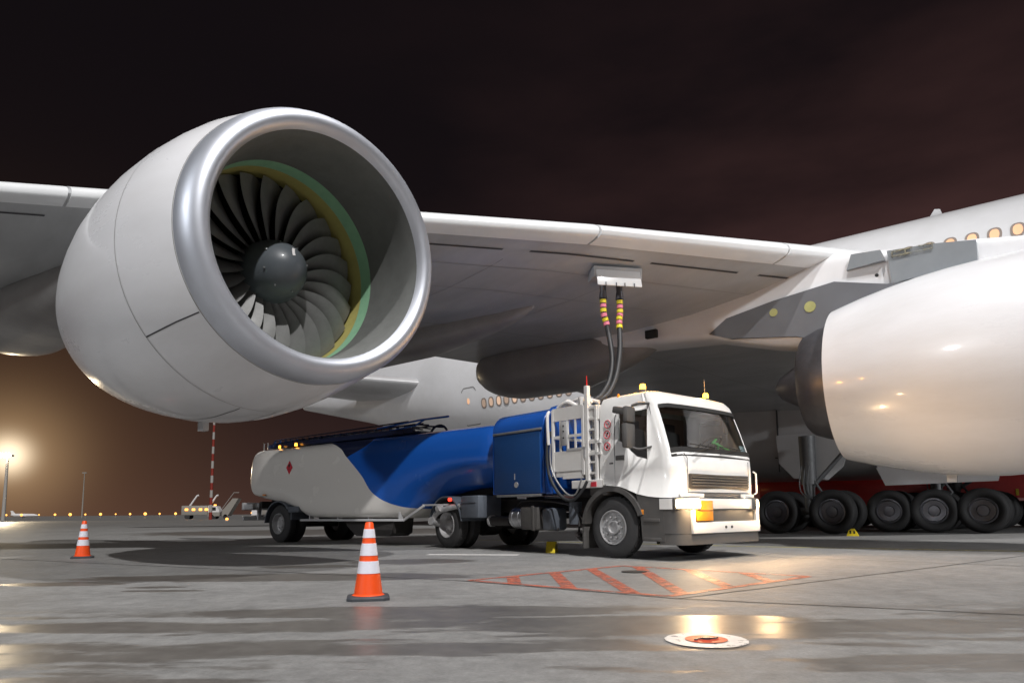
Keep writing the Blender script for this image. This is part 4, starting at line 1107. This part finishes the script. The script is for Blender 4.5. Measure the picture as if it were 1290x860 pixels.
# ------------------------------------------------------------------ cones
def cone(loc, rz, lab, s=1., tilt=0.):
    o = empty('traffic_cone', loc, rz, lab, 'traffic cone', 'orange and white striped cones')
    bm = nb(); w = .19
    pl = [(-w, -w + .05), (-w + .05, -w), (w - .05, -w), (w, -w + .05), (w, w - .05), (w - .05, w), (-w + .05, w), (-w, w - .05)]
    rg = [[V((x * k, y * k, z)) for x, y in pl] for k, z in ((1, 0), (1, .022), (.93, .035), (.75, .04))]
    loft(bm, rg); finish('base', bm, M['cone_base'], o, 30)
    HT = .70
    def rr(z): return .132 + (.036 - .132) * (z - .035) / (HT - .035)
    cuts = [(.035, .24, 'cone'), (.24, .345, 'cone_white'), (.345, .395, 'cone'), (.395, .50, 'cone_white'), (.50, .55, 'cone'), (.55, .64, 'cone_white'), (.64, .70, 'cone')]
    cuts = [(.035, .235, 'cone'), (.235, .345, 'cone_white'), (.345, .395, 'cone'), (.395, .505, 'cone_white'), (.505, .555, 'cone'), (.555, .635, 'cone_white'), (.635, .70, 'cone')]
    bm = nb(); zs = [.03, .037, .05, .2, .4, .6, .69, .698, .70]
    loft(bm, [[V(((rr(z) + (.02 if z < .04 else 0)) * (1 if z < .697 else .8) * math.cos(a), (rr(z) + (.02 if z < .04 else 0)) * (1 if z < .697 else .8) * math.sin(a), z)) for a in [2 * math.pi * k / 40 for k in range(40)]] for z in zs])
    finish('body', bm, M['cone'], o, 40)
    for z0, z1, m in cuts:
        if m == 'cone_white':
            bm = nb(); loft(bm, [[V(((rr(z) + e) * math.cos(a), (rr(z) + e) * math.sin(a), z)) for a in [2 * math.pi * k / 40 for k in range(40)]] for z, e in ((z0, 0), (z0 + .001, .003), (z1 - .001, .003), (z1, 0))], cap=False)
            finish('reflective_band', bm, M['cone_white'], o, 40)
    o.scale = (s, s, s); return o
cone((-1.33, 6.38, 0), R(12), 'large orange traffic cone with three white bands on wet concrete, in front of the trailer', 1.0)
cone((-8.0, 12.85, 0), R(30), 'traffic cone standing far from the trailer, near the row of horizon lamps', .98)

# wheel chocks
def chock(loc, rz, lab):
    bm = nb(); prism(bm, [(-.16, 0), (.16, 0), (.10, .16), (.03, .21), (-.05, .21), (-.12, .1)], -.09, .09, lambda u, v, h: V((h, u, v)))
    o = finish('wheel_chock', bm, M['chock'], None, 30, loc); o.rotation_euler = (0, 0, rz); tag(o, lab, 'wheel chock', 'yellow wheel chocks')
    bm = nb()
    for k in (-.05, .05): b2(bm, (-.095, k - .022, .07), (.095, k + .022, .16), .004)
    finish('hand_hole', bm, M['black'], o); return o
tw = truck_m @ V((-1.95, -.75, 0))
chock((tw.x, tw.y, 0), R(-15), 'upright yellow chock lying below the truck side tanks')
chock((9.9, 20.1, 0), R(60), 'yellow chock on the ground against the airliner main wheels')

# ------------------------------------------------------------------ masts, far lights, far vehicles
def flood_mast(loc, h, lab, lit=True, bands=False):
    o = empty('floodlight_mast', loc, 0, lab, 'light mast', None)
    n = 14
    for k in range(n):
        bm = nb(); z0 = h * k / n; z1 = h * (k + 1) / n
        cyl(bm, (0, 0, z0), (0, 0, z1), .32 - .14 * k / n, .32 - .14 * (k + 1) / n, 12)
        finish('mast_section', bm, M['mast_red' if False else ('mast_white' if bands else 'mast_grey')], o, 40)
    return o
fm = flood_mast((-86, 116, 0), 11.0, 'tall mast carrying blazing floodlamps beside the small parked jet', bands=True)
bm = nb(); b2(bm, (-.9, -.4, 10.9), (.9, .3, 11.2), .05); finish('lamp_frame', bm, M['mast_grey'], fm)
for k in (-.55, 0, .55):
    bm = nb(); cyl(bm, (k, -.45, 11.15), (k, -.85, 11.05), .30, .34, 20); finish('floodlamp', bm, M['flood'], fm)
sm = empty('striped_mast', (-47.5, 108, 0), 0, 'thin red and white striped mast beyond the tank trailer', 'mast')
for k in range(15):
    bm = nb(); cyl(bm, (0, 0, k * 1.15), (0, 0, (k + 1) * 1.15), .25 - .006 * k, .25 - .006 * (k + 1), 12); finish('mast_section', bm, M['mast_red' if k % 2 == 0 else 'mast_white'], sm, 40)
bm = nb(); cyl(bm, (0, 0, 17.25), (0, 0, 17.5), .15, n=10); finish('mast_head', bm, M['mast_grey'], sm)
tm = empty('slim_mast', (-163, 260, 0), 0, 'slim unlit pole far off between the striped mast and the lit floodlight', 'mast')
bm = nb(); cyl(bm, (0, 0, 0), (0, 0, 17), .28, .14, 10); finish('pole', bm, M['mast_grey'], tm)
bm = nb(); b2(bm, (-.8, -.2, 16.8), (.8, .2, 17.2)); finish('lamp_frame', bm, M['mast_grey'], tm)
fx = [11, 30, 52, 72, 91, 110, 129, 148, 166, 185, 203, 223, 318, 332]
for k, px in enumerate(fx):
    d = 240. + (k % 3) * 9
    o = empty('apron_edge_light', ((px - 645) / 860 * d, d, 0), 0, 'small orange lamp far off in the row along the horizon', 'lamp', 'row of orange lamps on the horizon')
    bm = nb(); cyl(bm, (0, 0, 0), (0, 0, .9), .12, n=8); finish('post', bm, M['mast_grey'], o)
    bm = nb(); bmesh.ops.create_icosphere(bm, subdivisions=2, radius=(.30, .44, .24, .36, .5)[k % 5], matrix=Matrix.Translation((0, 0, 1.25))); finish('lamp', bm, M['far_lamp'], o, 60)
o = empty('ground_lamp', (-34.5, 83, 0), 0, 'single low orange ground lamp on the far apron, reflected in the wet concrete', 'lamp')
bm = nb(); cyl(bm, (0, 0, 0), (0, 0, .12), .18, .14, 16); finish('housing', bm, M['mast_grey'], o)
bm = nb(); bmesh.ops.create_icosphere(bm, subdivisions=2, radius=.17, matrix=Matrix.Translation((0, 0, .22))); finish('lamp', bm, M['far_lamp'], o, 60)
# lit service vehicles far off
def service(loc, rz, lab, L, body, cat='truck', kind='truck'):
    o = empty('service_vehicle', loc, rz, lab, cat)
    bm = nb(); b2(bm, (-L / 2, -1.2, .7), (L / 2 - 2, 1.2, 2.4), .1); finish('body', bm, body, o)
    bm = nb(); prism(bm, [(L / 2 - 1.9, .6), (L / 2, .6), (L / 2, 1.5), (L / 2 - .5, 2.3), (L / 2 - 1.9, 2.4)], -1.15, 1.15, lambda u, v, h: V((u, h, v))); c = finish('cab', bm, M['sign_white'], o)
    bm = nb(); b2(bm, (L / 2 - 1.6, -1.17, 1.5), (L / 2 - .6, -1.155, 2.1)); finish('side_window', bm, M['black'], o)
    for t in (-L / 2 + 1, L / 2 - 1):
        for s in (-1, 1):
            bm = nb(); lathe_y(bm, [(-.12, 0), (-.12, .3), (-.1, .45), (.1, .45), (.12, .3), (.12, 0)], (t, s * 1.0, .45), 20); finish('wheel', bm, M['tyre'], o, 40)
    bm = nb(); b2(bm, (L / 2 - 1.2, -.3, 2.4), (L / 2 - .9, .3, 2.6)); finish('beacon', bm, M['far_lamp'], o)
    return o
sv = service((-56.5, 125, 0), R(8), 'orange lit service truck with raised conveyor arms beside the striped mast', 6.5, M['mast_grey'])
for k in (-2.2, 1.2):
    bm = nb(); tube(bm, [(k, 0, 2.3), (k + 1.2, 0, 4.2), (k + 1.5, 0, 4.3)], .16, 8); finish('conveyor_arm', bm, M['sign_white'], sv)
for k in (-2.6, -1.4, -.2, .8):
    bm = nb(); b2(bm, (k, -1.3, 1.5), (k + .5, -1.22, 1.9)); finish('work_light', bm, M['far_lamp'], sv)
o = empty('boarding_stairs', (-51.3, 122, 0), R(0), 'dark boarding stairs far off beside the striped mast', 'stairs')
bm = nb(); prism(bm, [(-2.5, .5), (1.0, .5), (2.8, 3.6), (1.8, 3.6), (-.2, 1.2), (-2.5, 1.2)], -.8, .8, lambda u, v, h: V((u, h, v))); finish('stair_body', bm, M['mast_grey'], o)
bm = nb(); tube(bm, [(0, -.8, 1.8), (2.0, -.8, 4.6), (2.9, -.8, 4.6)], .06, 6); finish('handrail', bm, M['mast_white'], o)
bm = nb(); lathe_y(bm, [(-.1, 0), (-.1, .4), (.1, .4), (.1, 0)], (-1.8, -.7, .4), 16); lathe_y(bm, [(-.1, 0), (-.1, .4), (.1, .4), (.1, 0)], (.6, -.7, .4), 16); finish('wheel', bm, M['tyre'], o)
service((-46.5, 130, 0), R(180), 'grey service van on the horizon between boarding stairs and tank trailer', 5., M['mast_grey'], 'van')
# parked small jet, far left
o = empty('parked_jet', (-181, 255, 0), R(6), 'small white jet parked on the horizon beside the floodlight mast', 'aircraft'); o.scale = (.6, .6, .5)
bm = nb(); tube(bm, [(-8, 0, 2.6), (-6, 0, 2.4), (0, 0, 2.2), (5, 0, 2.2), (7.5, 0, 2.0)], lambda t: .15 + 1.1 * math.sin(math.pi * min(1, .05 + t * .93)) ** .5, 14); finish('fuselage', bm, M['sign_white'], o, 60)
bm = nb(); prism(bm, [(-7.8, 3), (-5.4, 3), (-7.2, 5.6), (-8.6, 5.6)], -.1, .1, lambda u, v, h: V((u, h, v))); finish('fin', bm, M['sign_white'], o)
bm = nb(); prism(bm, [(1.5, 0), (-1, -8), (-2, -8), (-1.5, 0)], 1.6, 1.75, lambda u, v, h: V((u, v, h))); finish('wing', bm, M['sign_white'], o)
bm = nb(); cyl(bm, (4, 0, 0), (4, 0, 1.6), .15); cyl(bm, (-1, 1, 0), (-1, 1, 1.6), .15); cyl(bm, (-1, -1, 0), (-1, -1, 1.6), .15); finish('landing_gear', bm, M['mast_grey'], o)
# red loader behind the airliner gear
ld = empty('cargo_loader', (15.6, 28.6, 0), R(-12), 'long red cargo loader standing behind the airliner main wheels', 'loader')
bm = nb(); b2(bm, (-5.2, -1.3, 1.15), (2.2, 1.3, 1.95), .04); prism(bm, [(1.2, 1.15), (4.6, 1.15), (4.6, 2.1), (3.4, 2.7), (1.2, 1.95)], -1.25, 1.25, lambda u, v, h: V((u, h, v))); prism(bm, [(-1.8, 1.2), (-.6, .55), (.4, .55), (1.2, 1.2)], -1.28, 1.28, lambda u, v, h: V((u, h, v))); finish('body', bm, M['red'], ld)
bm = nb(); b2(bm, (4.7, -1.25, .75), (9.5, 1.25, 1.05), .02); b2(bm, (5.0, -1.2, 1.05), (5.3, -.9, 2.3)); b2(bm, (8.6, -1.2, 1.05), (8.9, -.9, 2.3)); b2(bm, (5.5, -1.0, 1.05), (7.4, 1., 2.0), .05); finish('engine_deck', bm, M['chassis'], ld)
bm = nb(); b2(bm, (7.6, -1.1, 1.05), (9.3, 1.1, 1.8), .04); finish('rear_housing', bm, M['red'], ld)
bm = nb(); b2(bm, (9.0, -1.27, 1.1), (9.45, -1.24, 1.28)); b2(bm, (4.2, -1.30, 1.25), (4.3, -1.27, 1.5)); finish_each('warning_plate', bm, M['chock'], ld)
for t in (-4.0, -2.7, 2.6, 5.6, 8.3):
    for s in (-1, 1):
        bm = nb(); lathe_y(bm, [(-.16, 0), (-.16, .3), (-.13, .5), (.13, .5), (.16, .3), (.16, 0)], (t, s * 1.1, .5), 28); finish('wheel', bm, M['tyre'], ld, 40)

# ------------------------------------------------------------------ ground
def ground_mat():
    m, nt, b = new_mat('apron concrete')
    N = nt.nodes; L = nt.links
    tc = N.new('ShaderNodeTexCoord'); ob = tc.outputs['Object']
    def noise(scale, stretch, detail=6, rough=.6, off=0.):
        mp = N.new('ShaderNodeMapping'); mp.inputs['Scale'].default_value = stretch; mp.inputs['Location'].default_value = (off, off * .7, 0); L.new(ob, mp.inputs[0])
        n = N.new('ShaderNodeTexNoise'); n.inputs['Scale'].default_value = scale; n.inputs['Detail'].default_value = detail; n.inputs['Roughness'].default_value = rough
        L.new(mp.outputs[0], n.inputs['Vector']); return n.outputs[0]
    def math_(op, a, b_=None, c=None, clamp=False):
        n = N.new('ShaderNodeMath'); n.operation = op; n.use_clamp = clamp
        for i, v in enumerate((a, b_, c)):
            if v is None: continue
            if isinstance(v, (int, float)): n.inputs[i].default_value = v
            else: L.new(v, n.inputs[i])
        return n.outputs[0]
    def mrange(v, a, b_, c, d, smooth=True):
        n = N.new('ShaderNodeMapRange'); n.interpolation_type = 'SMOOTHSTEP' if smooth else 'LINEAR'
        L.new(v, n.inputs[0]); n.inputs[1].default_value = a; n.inputs[2].default_value = b_; n.inputs[3].default_value = c; n.inputs[4].default_value = d
        return n.outputs[0]
    sx = N.new('ShaderNodeSeparateXYZ'); L.new(ob, sx.inputs[0]); X, Y = sx.outputs[0], sx.outputs[1]
    big = noise(.25, (1, 1, 1)); mid = noise(1.6, (1, 1, 1), 8, .7, 3); fine = noise(45, (1, 1, 1), 5, .75); speck = noise(160, (1, 1, 1), 2, .6)
    # wet film: horizontal tongues in the foreground, puddles beyond
    wn = noise(.5, (.30, 2.4, 1), 7, .5, 11.)
    wn2 = noise(2.2, (.6, 2., 1), 6, .6, 5.)
    def band(y0, y1, w=.05): return math_('MULTIPLY', mrange(Y, y0 - w, y0 + w, 0, 1), mrange(Y, y1 - w, y1 + w, 1, 0))
    # foreground wetness grows where Y < 6
    fg = mrange(Y, 5.25, 6.0, 1, 0)
    wsum = math_('ADD', math_('MULTIPLY', wn, 1.), math_('MULTIPLY', wn2, .28))
    wetf = mrange(wsum, .61, .66, 0, 1)
    wet1 = math_('MULTIPLY', wetf, fg)
    # standing puddle round the cone
    def blob(cx, cy, rx, ry, soft=.25):
        a = math_('DIVIDE', math_('SUBTRACT', X, cx), rx); c = math_('DIVIDE', math_('SUBTRACT', Y, cy), ry)
        d = math_('SQRT', math_('ADD', math_('MULTIPLY', a, a), math_('MULTIPLY', c, c)))
        d = math_('ADD', d, math_('MULTIPLY', math_('SUBTRACT', wn2, .5), 1.1))
        return mrange(d, 1 - soft * .3, 1 + soft * .1, 1, 0)
    bl = [blob(-.75, 5.55, 1.9, .36), blob(-5.2, 8.0, .75, .25), blob(-3.9, 7.55, .35, .12), blob(-2.9, 8.6, 2.6, .5), blob(-1.7, 11.2, 1.1, .6), blob(-3.0, 10.3, .8, .3), blob(3.3, 4.7, .9, .12), blob(-7, 30, 9, 5), blob(1.0, 5.05, 1.2, .2), blob(-3.6, 7.2, .5, .1)]
    wet = wet1
    for q in bl: wet = math_('MAXIMUM', wet, q)
    # far apron damp sheen
    far = mrange(Y, 24, 60, 0, .75)
    # concrete colour
    cr = N.new('ShaderNodeValToRGB'); cr.color_ramp.elements[0].position = .3; cr.color_ramp.elements[1].position = .72
    cr.color_ramp.elements[0].color = (.155, .153, .150, 1); cr.color_ramp.elements[1].color = (.310, .307, .302, 1)
    L.new(math_('ADD', math_('MULTIPLY', big, .45), math_('MULTIPLY', mid, .55)), cr.inputs[0])
    f2 = N.new('ShaderNodeMix'); f2.data_type = 'RGBA'; f2.blend_type = 'MULTIPLY'; f2.inputs[0].default_value = 1.
    fr = N.new('ShaderNodeValToRGB'); fr.color_ramp.elements[0].position = .25; fr.color_ramp.elements[1].position = .7; fr.color_ramp.elements[0].color = (.72, .72, .72, 1); fr.color_ramp.elements[1].color = (1.08, 1.08, 1.08, 1)
    L.new(fine, fr.inputs[0]); L.new(math_('SUBTRACT', 1., math_('MULTIPLY', wet, .7)), f2.inputs[0]); L.new(cr.outputs[0], f2.inputs[6]); L.new(fr.outputs[0], f2.inputs[7])
    mot = noise(7, (1, 1, 1), 7, .75, 4.); mo = mrange(mot, .3, .7, .78, 1.12)
    s2_ = N.new('ShaderNodeMix'); s2_.data_type = 'RGBA'; s2_.blend_type = 'MULTIPLY'; s2_.inputs[0].default_value = 1.; L.new(f2.outputs[2], s2_.inputs[6]); L.new(mo, s2_.inputs[7]); f2 = s2_
    stn = mrange(noise(.9, (1, 1.6, 1), 9, .72, 21.), .52, .74, 1, .74)
    s3 = N.new('ShaderNodeMix'); s3.data_type = 'RGBA'; s3.blend_type = 'MULTIPLY'; s3.inputs[0].default_value = 1.; L.new(f2.outputs[2], s3.inputs[6]); L.new(stn, s3.inputs[7]); f2 = s3
    # small dark spots
    sp = mrange(speck, .68, .74, 1, .72); f3 = N.new('ShaderNodeMix'); f3.data_type = 'RGBA'; f3.blend_type = 'MULTIPLY'; f3.inputs[0].default_value = 1.; L.new(f2.outputs[2], f3.inputs[6]); L.new(sp, f3.inputs[7])
    wm = N.new('ShaderNodeMix'); wm.data_type = 'RGBA'; wm.blend_type = 'MULTIPLY'; wm.inputs[7].default_value = (.56, .53, .50, 1); L.new(wet, wm.inputs[0]); L.new(f3.outputs[2], wm.inputs[6])
    L.new(wm.outputs[2], b.inputs['Base Color'])
    rough_dry = math_('ADD', .50, math_('MULTIPLY', mid, .3))
    rough = N.new('ShaderNodeMix'); rough.data_type = 'FLOAT'; L.new(wet, rough.inputs[0]); L.new(rough_dry, rough.inputs[2]); L.new(math_('ADD', .23, math_('MULTIPLY', mid, .24)), rough.inputs[3])
    L.new(math_('SUBTRACT', rough.outputs[0], math_('MULTIPLY', far, .25)), b.inputs['Roughness'])
    bp = N.new('ShaderNodeBump'); bp.inputs['Distance'].default_value = .006
    L.new(math_('SUBTRACT', .55, math_('MULTIPLY', wet, .50)), bp.inputs['Strength']); L.new(math_('ADD', math_('MULTIPLY', fine, .7), math_('MULTIPLY', noise(9, (1, 1, 1), 5, .6, 2), .9)), bp.inputs['Height']); L.new(bp.outputs[0], b.inputs['Normal'])
    return m
bm = nb()
xs = [-1800, -300, -60, -20, 0, 20, 60, 300, 1800]; ys = [-60, -5, 0, 5, 15, 30, 60, 150, 500, 3000]
gv = [[bm.verts.new((x, y, 0)) for x in xs] for y in ys]
for i in range(len(ys) - 1):
    for j in range(len(xs) - 1): bm.faces.new((gv[i][j], gv[i][j + 1], gv[i + 1][j + 1], gv[i + 1][j]))
tag(finish('apron_ground', bm, ground_mat(), None, 0), 'grey concrete airport apron, wet in patches', 'ground', None, 'structure')

def strip(name, pts, w, m, lab, z=.004, cat='marking'):
    bm = nb()
    for (x0, y0), (x1, y1) in zip(pts, pts[1:]):
        d = V((x1 - x0, y1 - y0, 0)); L_ = d.length; d /= L_; n = V((-d.y, d.x, 0)) * w / 2; K = max(1, int(L_ / 3))
        for k in range(K):
            a = V((x0, y0, z)) + d * L_ * k / K; b = V((x0, y0, z)) + d * L_ * (k + 1) / K
            bm.faces.new([bm.verts.new(v) for v in (a - n, b - n, b + n, a + n)])
    o = finish(name, bm, m, None, 0); tag(o, lab, cat, None, 'structure'); return o
strip('road_marking_yellow', [(16.5, 9.4), (9.15, 12.4), (5.2, 14.7), (-1.0, 19.6)], .12, M['paint_yellow'], 'yellow taxi line on the apron ground')
strip('road_marking_worn', [(-9.8, 19.0), (-1.2, 15.7)], .10, M['paint_faint'], 'worn yellow line on the apron ground')
strip('road_marking_white', [(-1.6, 12.95), (.1, 12.6)], .28, M['paint_white'], 'short white bar painted on the apron')
# hatched red box
bm = nb()
def gstrip(p, q, w, z=.004):
    d = V((q[0] - p[0], q[1] - p[1], 0)).normalized(); n = V((-d.y, d.x, 0)) * w / 2; a = V((*p, z)); b = V((*q, z)); bm.faces.new([bm.verts.new(v) for v in (a - n, b - n, b + n, a + n)])
Lc, Bc, Rc, Tc = V((-.50, 8.0)), V((1.42, 6.38)), V((3.45, 8.12)), V((1.55, 9.9))
for p, q in ((Lc, Bc), (Bc, Rc), (Rc, Tc), (Tc, Lc)): gstrip(p, q, .10)
finish_h = None
for k in range(1, 6):
    t = k / 6.; p = Lc.lerp(Tc, t) if k <= 6 else None; q = Lc.lerp(Bc, t)
for f in (.24, .50, .76): gstrip(Lc.lerp(Tc, f) if False else Lc.lerp(Tc, f), Lc.lerp(Bc, min(1, f * 1.12)), .15, .0045)
for f in (.10, .40, .70): gstrip(Tc.lerp(Rc, f), Bc.lerp(Rc, max(0, f - .02)), .15, .0045)
tag(finish('road_marking_hatched', bm, M['paint_red'], None, 0), 'faded red hatched box painted on the apron in front of the truck', 'marking', None, 'structure')
# slab joints
bm = nb()
for pts in ([(1.46, 6.2), (6.3, 9.75), (20, 20)], [(-12, 14.2), (-.6, 7.98), (1.46, 6.2), (5.4, 4.3), (12, 1.2)], [(-14, 7.0), (-4, 2.2)], [(6.3, 9.75), (1.5, 13.9), (-9, 23)], [(6.3, 9.75), (14, 3)]):
    for p, q in zip(pts, pts[1:]):
        seg = 14; prev = V(p)
        for k in range(1, seg + 1):
            c = V(p).lerp(V(q), k / seg)
            if k < seg: c += V((random.uniform(-.012, .012), random.uniform(-.012, .012)))
            gstrip(prev, c, .022 + .012 * random.random(), .003); prev = c
tag(finish('ground_joints', bm, M['joint'], None, 0), 'dark joints between the concrete slabs of the apron', 'ground', None, 'structure')
# hydrant pit cover
hc = empty('hydrant_cover', (1.16, 4.23, 0), 0, 'round hydrant pit cover painted with a white ring and red centre', 'pit cover')
def disc(name, r0, r1, z, m, n=56, wob=.0):
    bm = nb(); 
    o_ = [bm.verts.new((r1 * math.cos(2 * math.pi * k / n) * (1 + random.uniform(-wob, wob)), r1 * math.sin(2 * math.pi * k / n) * (1 + random.uniform(-wob, wob)), z)) for k in range(n)]
    i_ = [bm.verts.new((max(r0, .001) * math.cos(2 * math.pi * k / n), max(r0, .001) * math.sin(2 * math.pi * k / n), z)) for k in range(n)]
    for k in range(n): bm.faces.new((o_[k], o_[(k + 1) % n], i_[(k + 1) % n], i_[k]))
    return finish(name, bm, m, hc, 0)
disc('painted_ring', .125, .245, .006, M['ring_white'], wob=.012)
disc('lid', 0, .125, .010, mat('hydrant red', (.62, .07, .03), .45, dirt=.5, dscale=25, dcol=(.2, .05, .03)))
bm = nb(); cyl(bm, (0, 0, .008), (0, 0, .022), .028, n=16); b2(bm, (-.06, -.008, .010), (.06, .008, .018)); cyl(bm, (.07, .03, .01), (.07, .03, .018), .012, n=10); cyl(bm, (-.07, -.03, .01), (-.07, -.03, .018), .012, n=10)
finish('lid_bolt', bm, M['dark_metal'], hc)
# drain cover in the hatched box
o = empty('drain_cover', (1.55, 8.9, 0), 0, 'small round dark drain cover inside the red hatched box', 'pit cover')
bm = nb(); cyl(bm, (0, 0, .002), (0, 0, .012), .16, n=28); finish('lid', bm, M['chassis'], o)

# ------------------------------------------------------------------ sky (world)
w = bpy.data.worlds.new('World'); scene.world = w; w.use_nodes = True
nt = w.node_tree; N = nt.nodes; L = nt.links; bg = N['Background']
tc = N.new('ShaderNodeTexCoord'); nrm = N.new('ShaderNodeVectorMath'); nrm.operation = 'NORMALIZE'; L.new(tc.outputs['Generated'], nrm.inputs[0])
sx = N.new('ShaderNodeSeparateXYZ'); L.new(nrm.outputs[0], sx.inputs[0])
def wm_(op, a, b=None):
    n = N.new('ShaderNodeMath'); n.operation = op
    for i, v in enumerate((a, b)):
        if v is None: continue
        if isinstance(v, (int, float)): n.inputs[i].default_value = v
        else: L.new(v, n.inputs[i])
    return n.outputs[0]
def dotp(d):
    d = V(d).normalized(); n = N.new('ShaderNodeVectorMath'); n.operation = 'DOT_PRODUCT'; L.new(nrm.outputs[0], n.inputs[0]); n.inputs[1].default_value = d; return wm_('MAXIMUM', n.outputs['Value'], 0.)
el = wm_('MAXIMUM', sx.outputs[2], 0.)
def scalecol(v, c):
    n = N.new('ShaderNodeVectorMath'); n.operation = 'SCALE'; n.inputs[0].default_value = c; L.new(v, n.inputs['Scale']); return n.outputs[0]
def addv(a, b):
    n = N.new('ShaderNodeVectorMath'); n.operation = 'ADD'
    if isinstance(a, tuple): n.inputs[0].default_value = a
    else: L.new(a, n.inputs[0])
    L.new(b, n.inputs[1]); return n.outputs[0]
cn = N.new('ShaderNodeTexNoise'); cn.inputs['Scale'].default_value = 3.2; cn.inputs['Detail'].default_value = 5
cmp_ = N.new('ShaderNodeMapping'); cmp_.inputs['Scale'].default_value = (1, 1, 3.); L.new(nrm.outputs[0], cmp_.inputs[0]); L.new(cmp_.outputs[0], cn.inputs['Vector'])
cl = N.new('ShaderNodeMapRange'); cl.inputs[1].default_value = .3; cl.inputs[2].default_value = .75; cl.inputs[3].default_value = .15; cl.inputs[4].default_value = 1.5; L.new(cn.outputs[0], cl.inputs[0])
base = (.0052, .0040, .0050)
lampd = (-86, 116, 10.3)
expel = wm_('POWER', 2.718, wm_('MULTIPLY', el, -7.5))
exp2 = wm_('POWER', 2.718, wm_('MULTIPLY', el, -3.2))
g1 = wm_('POWER', dotp(lampd), 9.)
right = wm_('POWER', dotp((.45, .8, .30)), 7.)
c = addv(base, scalecol(wm_('MULTIPLY', wm_('MULTIPLY', right, cl.outputs[0]), exp2), (.085, .038, .034)))
c = addv(c, scalecol(wm_('MULTIPLY', expel, 1.), (.028, .013, .013)))
c = addv(c, scalecol(wm_('MULTIPLY', g1, expel), (.030, .015, .006)))
c = addv(c, scalecol(wm_('POWER', dotp(lampd), 60.), (.050, .025, .010)))
c = addv(c, scalecol(wm_('POWER', dotp(lampd), 500.), (.26, .17, .085))); c = addv(c, scalecol(wm_('POWER', dotp(lampd), 5000.), (1.3, 1.1, .8)))
L.new(c, bg.inputs[0]); bg.inputs[1].default_value = 1.

# ------------------------------------------------------------------ lights
def aim(o, loc, d):
    o.location = loc; o.rotation_euler = V(d).to_track_quat('-Z', 'Y').to_euler()
def light(kind, name, loc, d, power, col, **kw):
    l = bpy.data.lights.new(name, kind); l.energy = power; l.color = col
    for k, v in kw.items(): setattr(l, k, v)
    o = bpy.data.objects.new(name, l); link(o); aim(o, loc, d); return o
light('SUN', 'apron_floodlights', (0, 0, 40), (-.20, .66, -.72), 2.6, (1, .985, .97), angle=R(1.0))
light('SPOT', 'overhead_mast_flood', (4.6, 2.6, 30), (-8, 7., -27), 23000, (1, .98, .97), spot_size=R(110), spot_blend=.6, shadow_soft_size=.35)
fw = V((math.cos(R(TH)), -math.sin(R(TH)), 0)); lf = V((math.sin(R(TH)), math.cos(R(TH)), 0))
for y in (-.98, .98):
    p = V((2.58, 12.28, .885)) + fw * 1.50 + lf * y
    light('POINT', 'headlamp_spill', V((2.58, 12.28, .885)) + fw * 1.56 + lf * y, (0, 0, -1), 34, (1, .66, .34), shadow_soft_size=.05)
    light('SPOT', 'headlamp', p, fw + V((0, 0, .05)) , 170, (1, .62, .32), spot_size=R(150), spot_blend=.7, shadow_soft_size=.06)
for t, y in ((.50, -.92), (.62, .72)):
    p = truck_m @ V((t, y, 3.0)); light('POINT', 'beacon_glow', p, (0, 0, -1), 30, (1, .45, .08), shadow_soft_size=.05)
light('SPOT', 'added_left_fill', (-30, -16, 17), (24, 26, -13), 15000, (.94, .97, 1), spot_size=R(85), spot_blend=.6, shadow_soft_size=.9)  # added fill from out of view, lifts the cowl side and tank rear
light('SPOT', 'added_belly_fill', (27, 1.5, 7.0), (-15, 22, -3.5), 9500, (.97, .98, 1), spot_size=R(80), spot_blend=.5, shadow_soft_size=.4)  # added unseen spot that brightens the belly and gear area
fl = light('SPOT', 'mast_floodlamp', (-86, 114.8, 11), (86, -112, -8), 20000, (1, .80, .52), spot_size=R(70), spot_blend=.5, shadow_soft_size=.6)

scene.view_settings.view_transform = 'Standard'; scene.view_settings.look = 'None'; scene.view_settings.gamma = 1; scene.view_settings.exposure = 0
scene.render.engine = 'CYCLES'
scene.cycles.use_denoising = True
scene.cycles.max_bounces = 7
scene.cycles.sample_clamp_indirect = 6
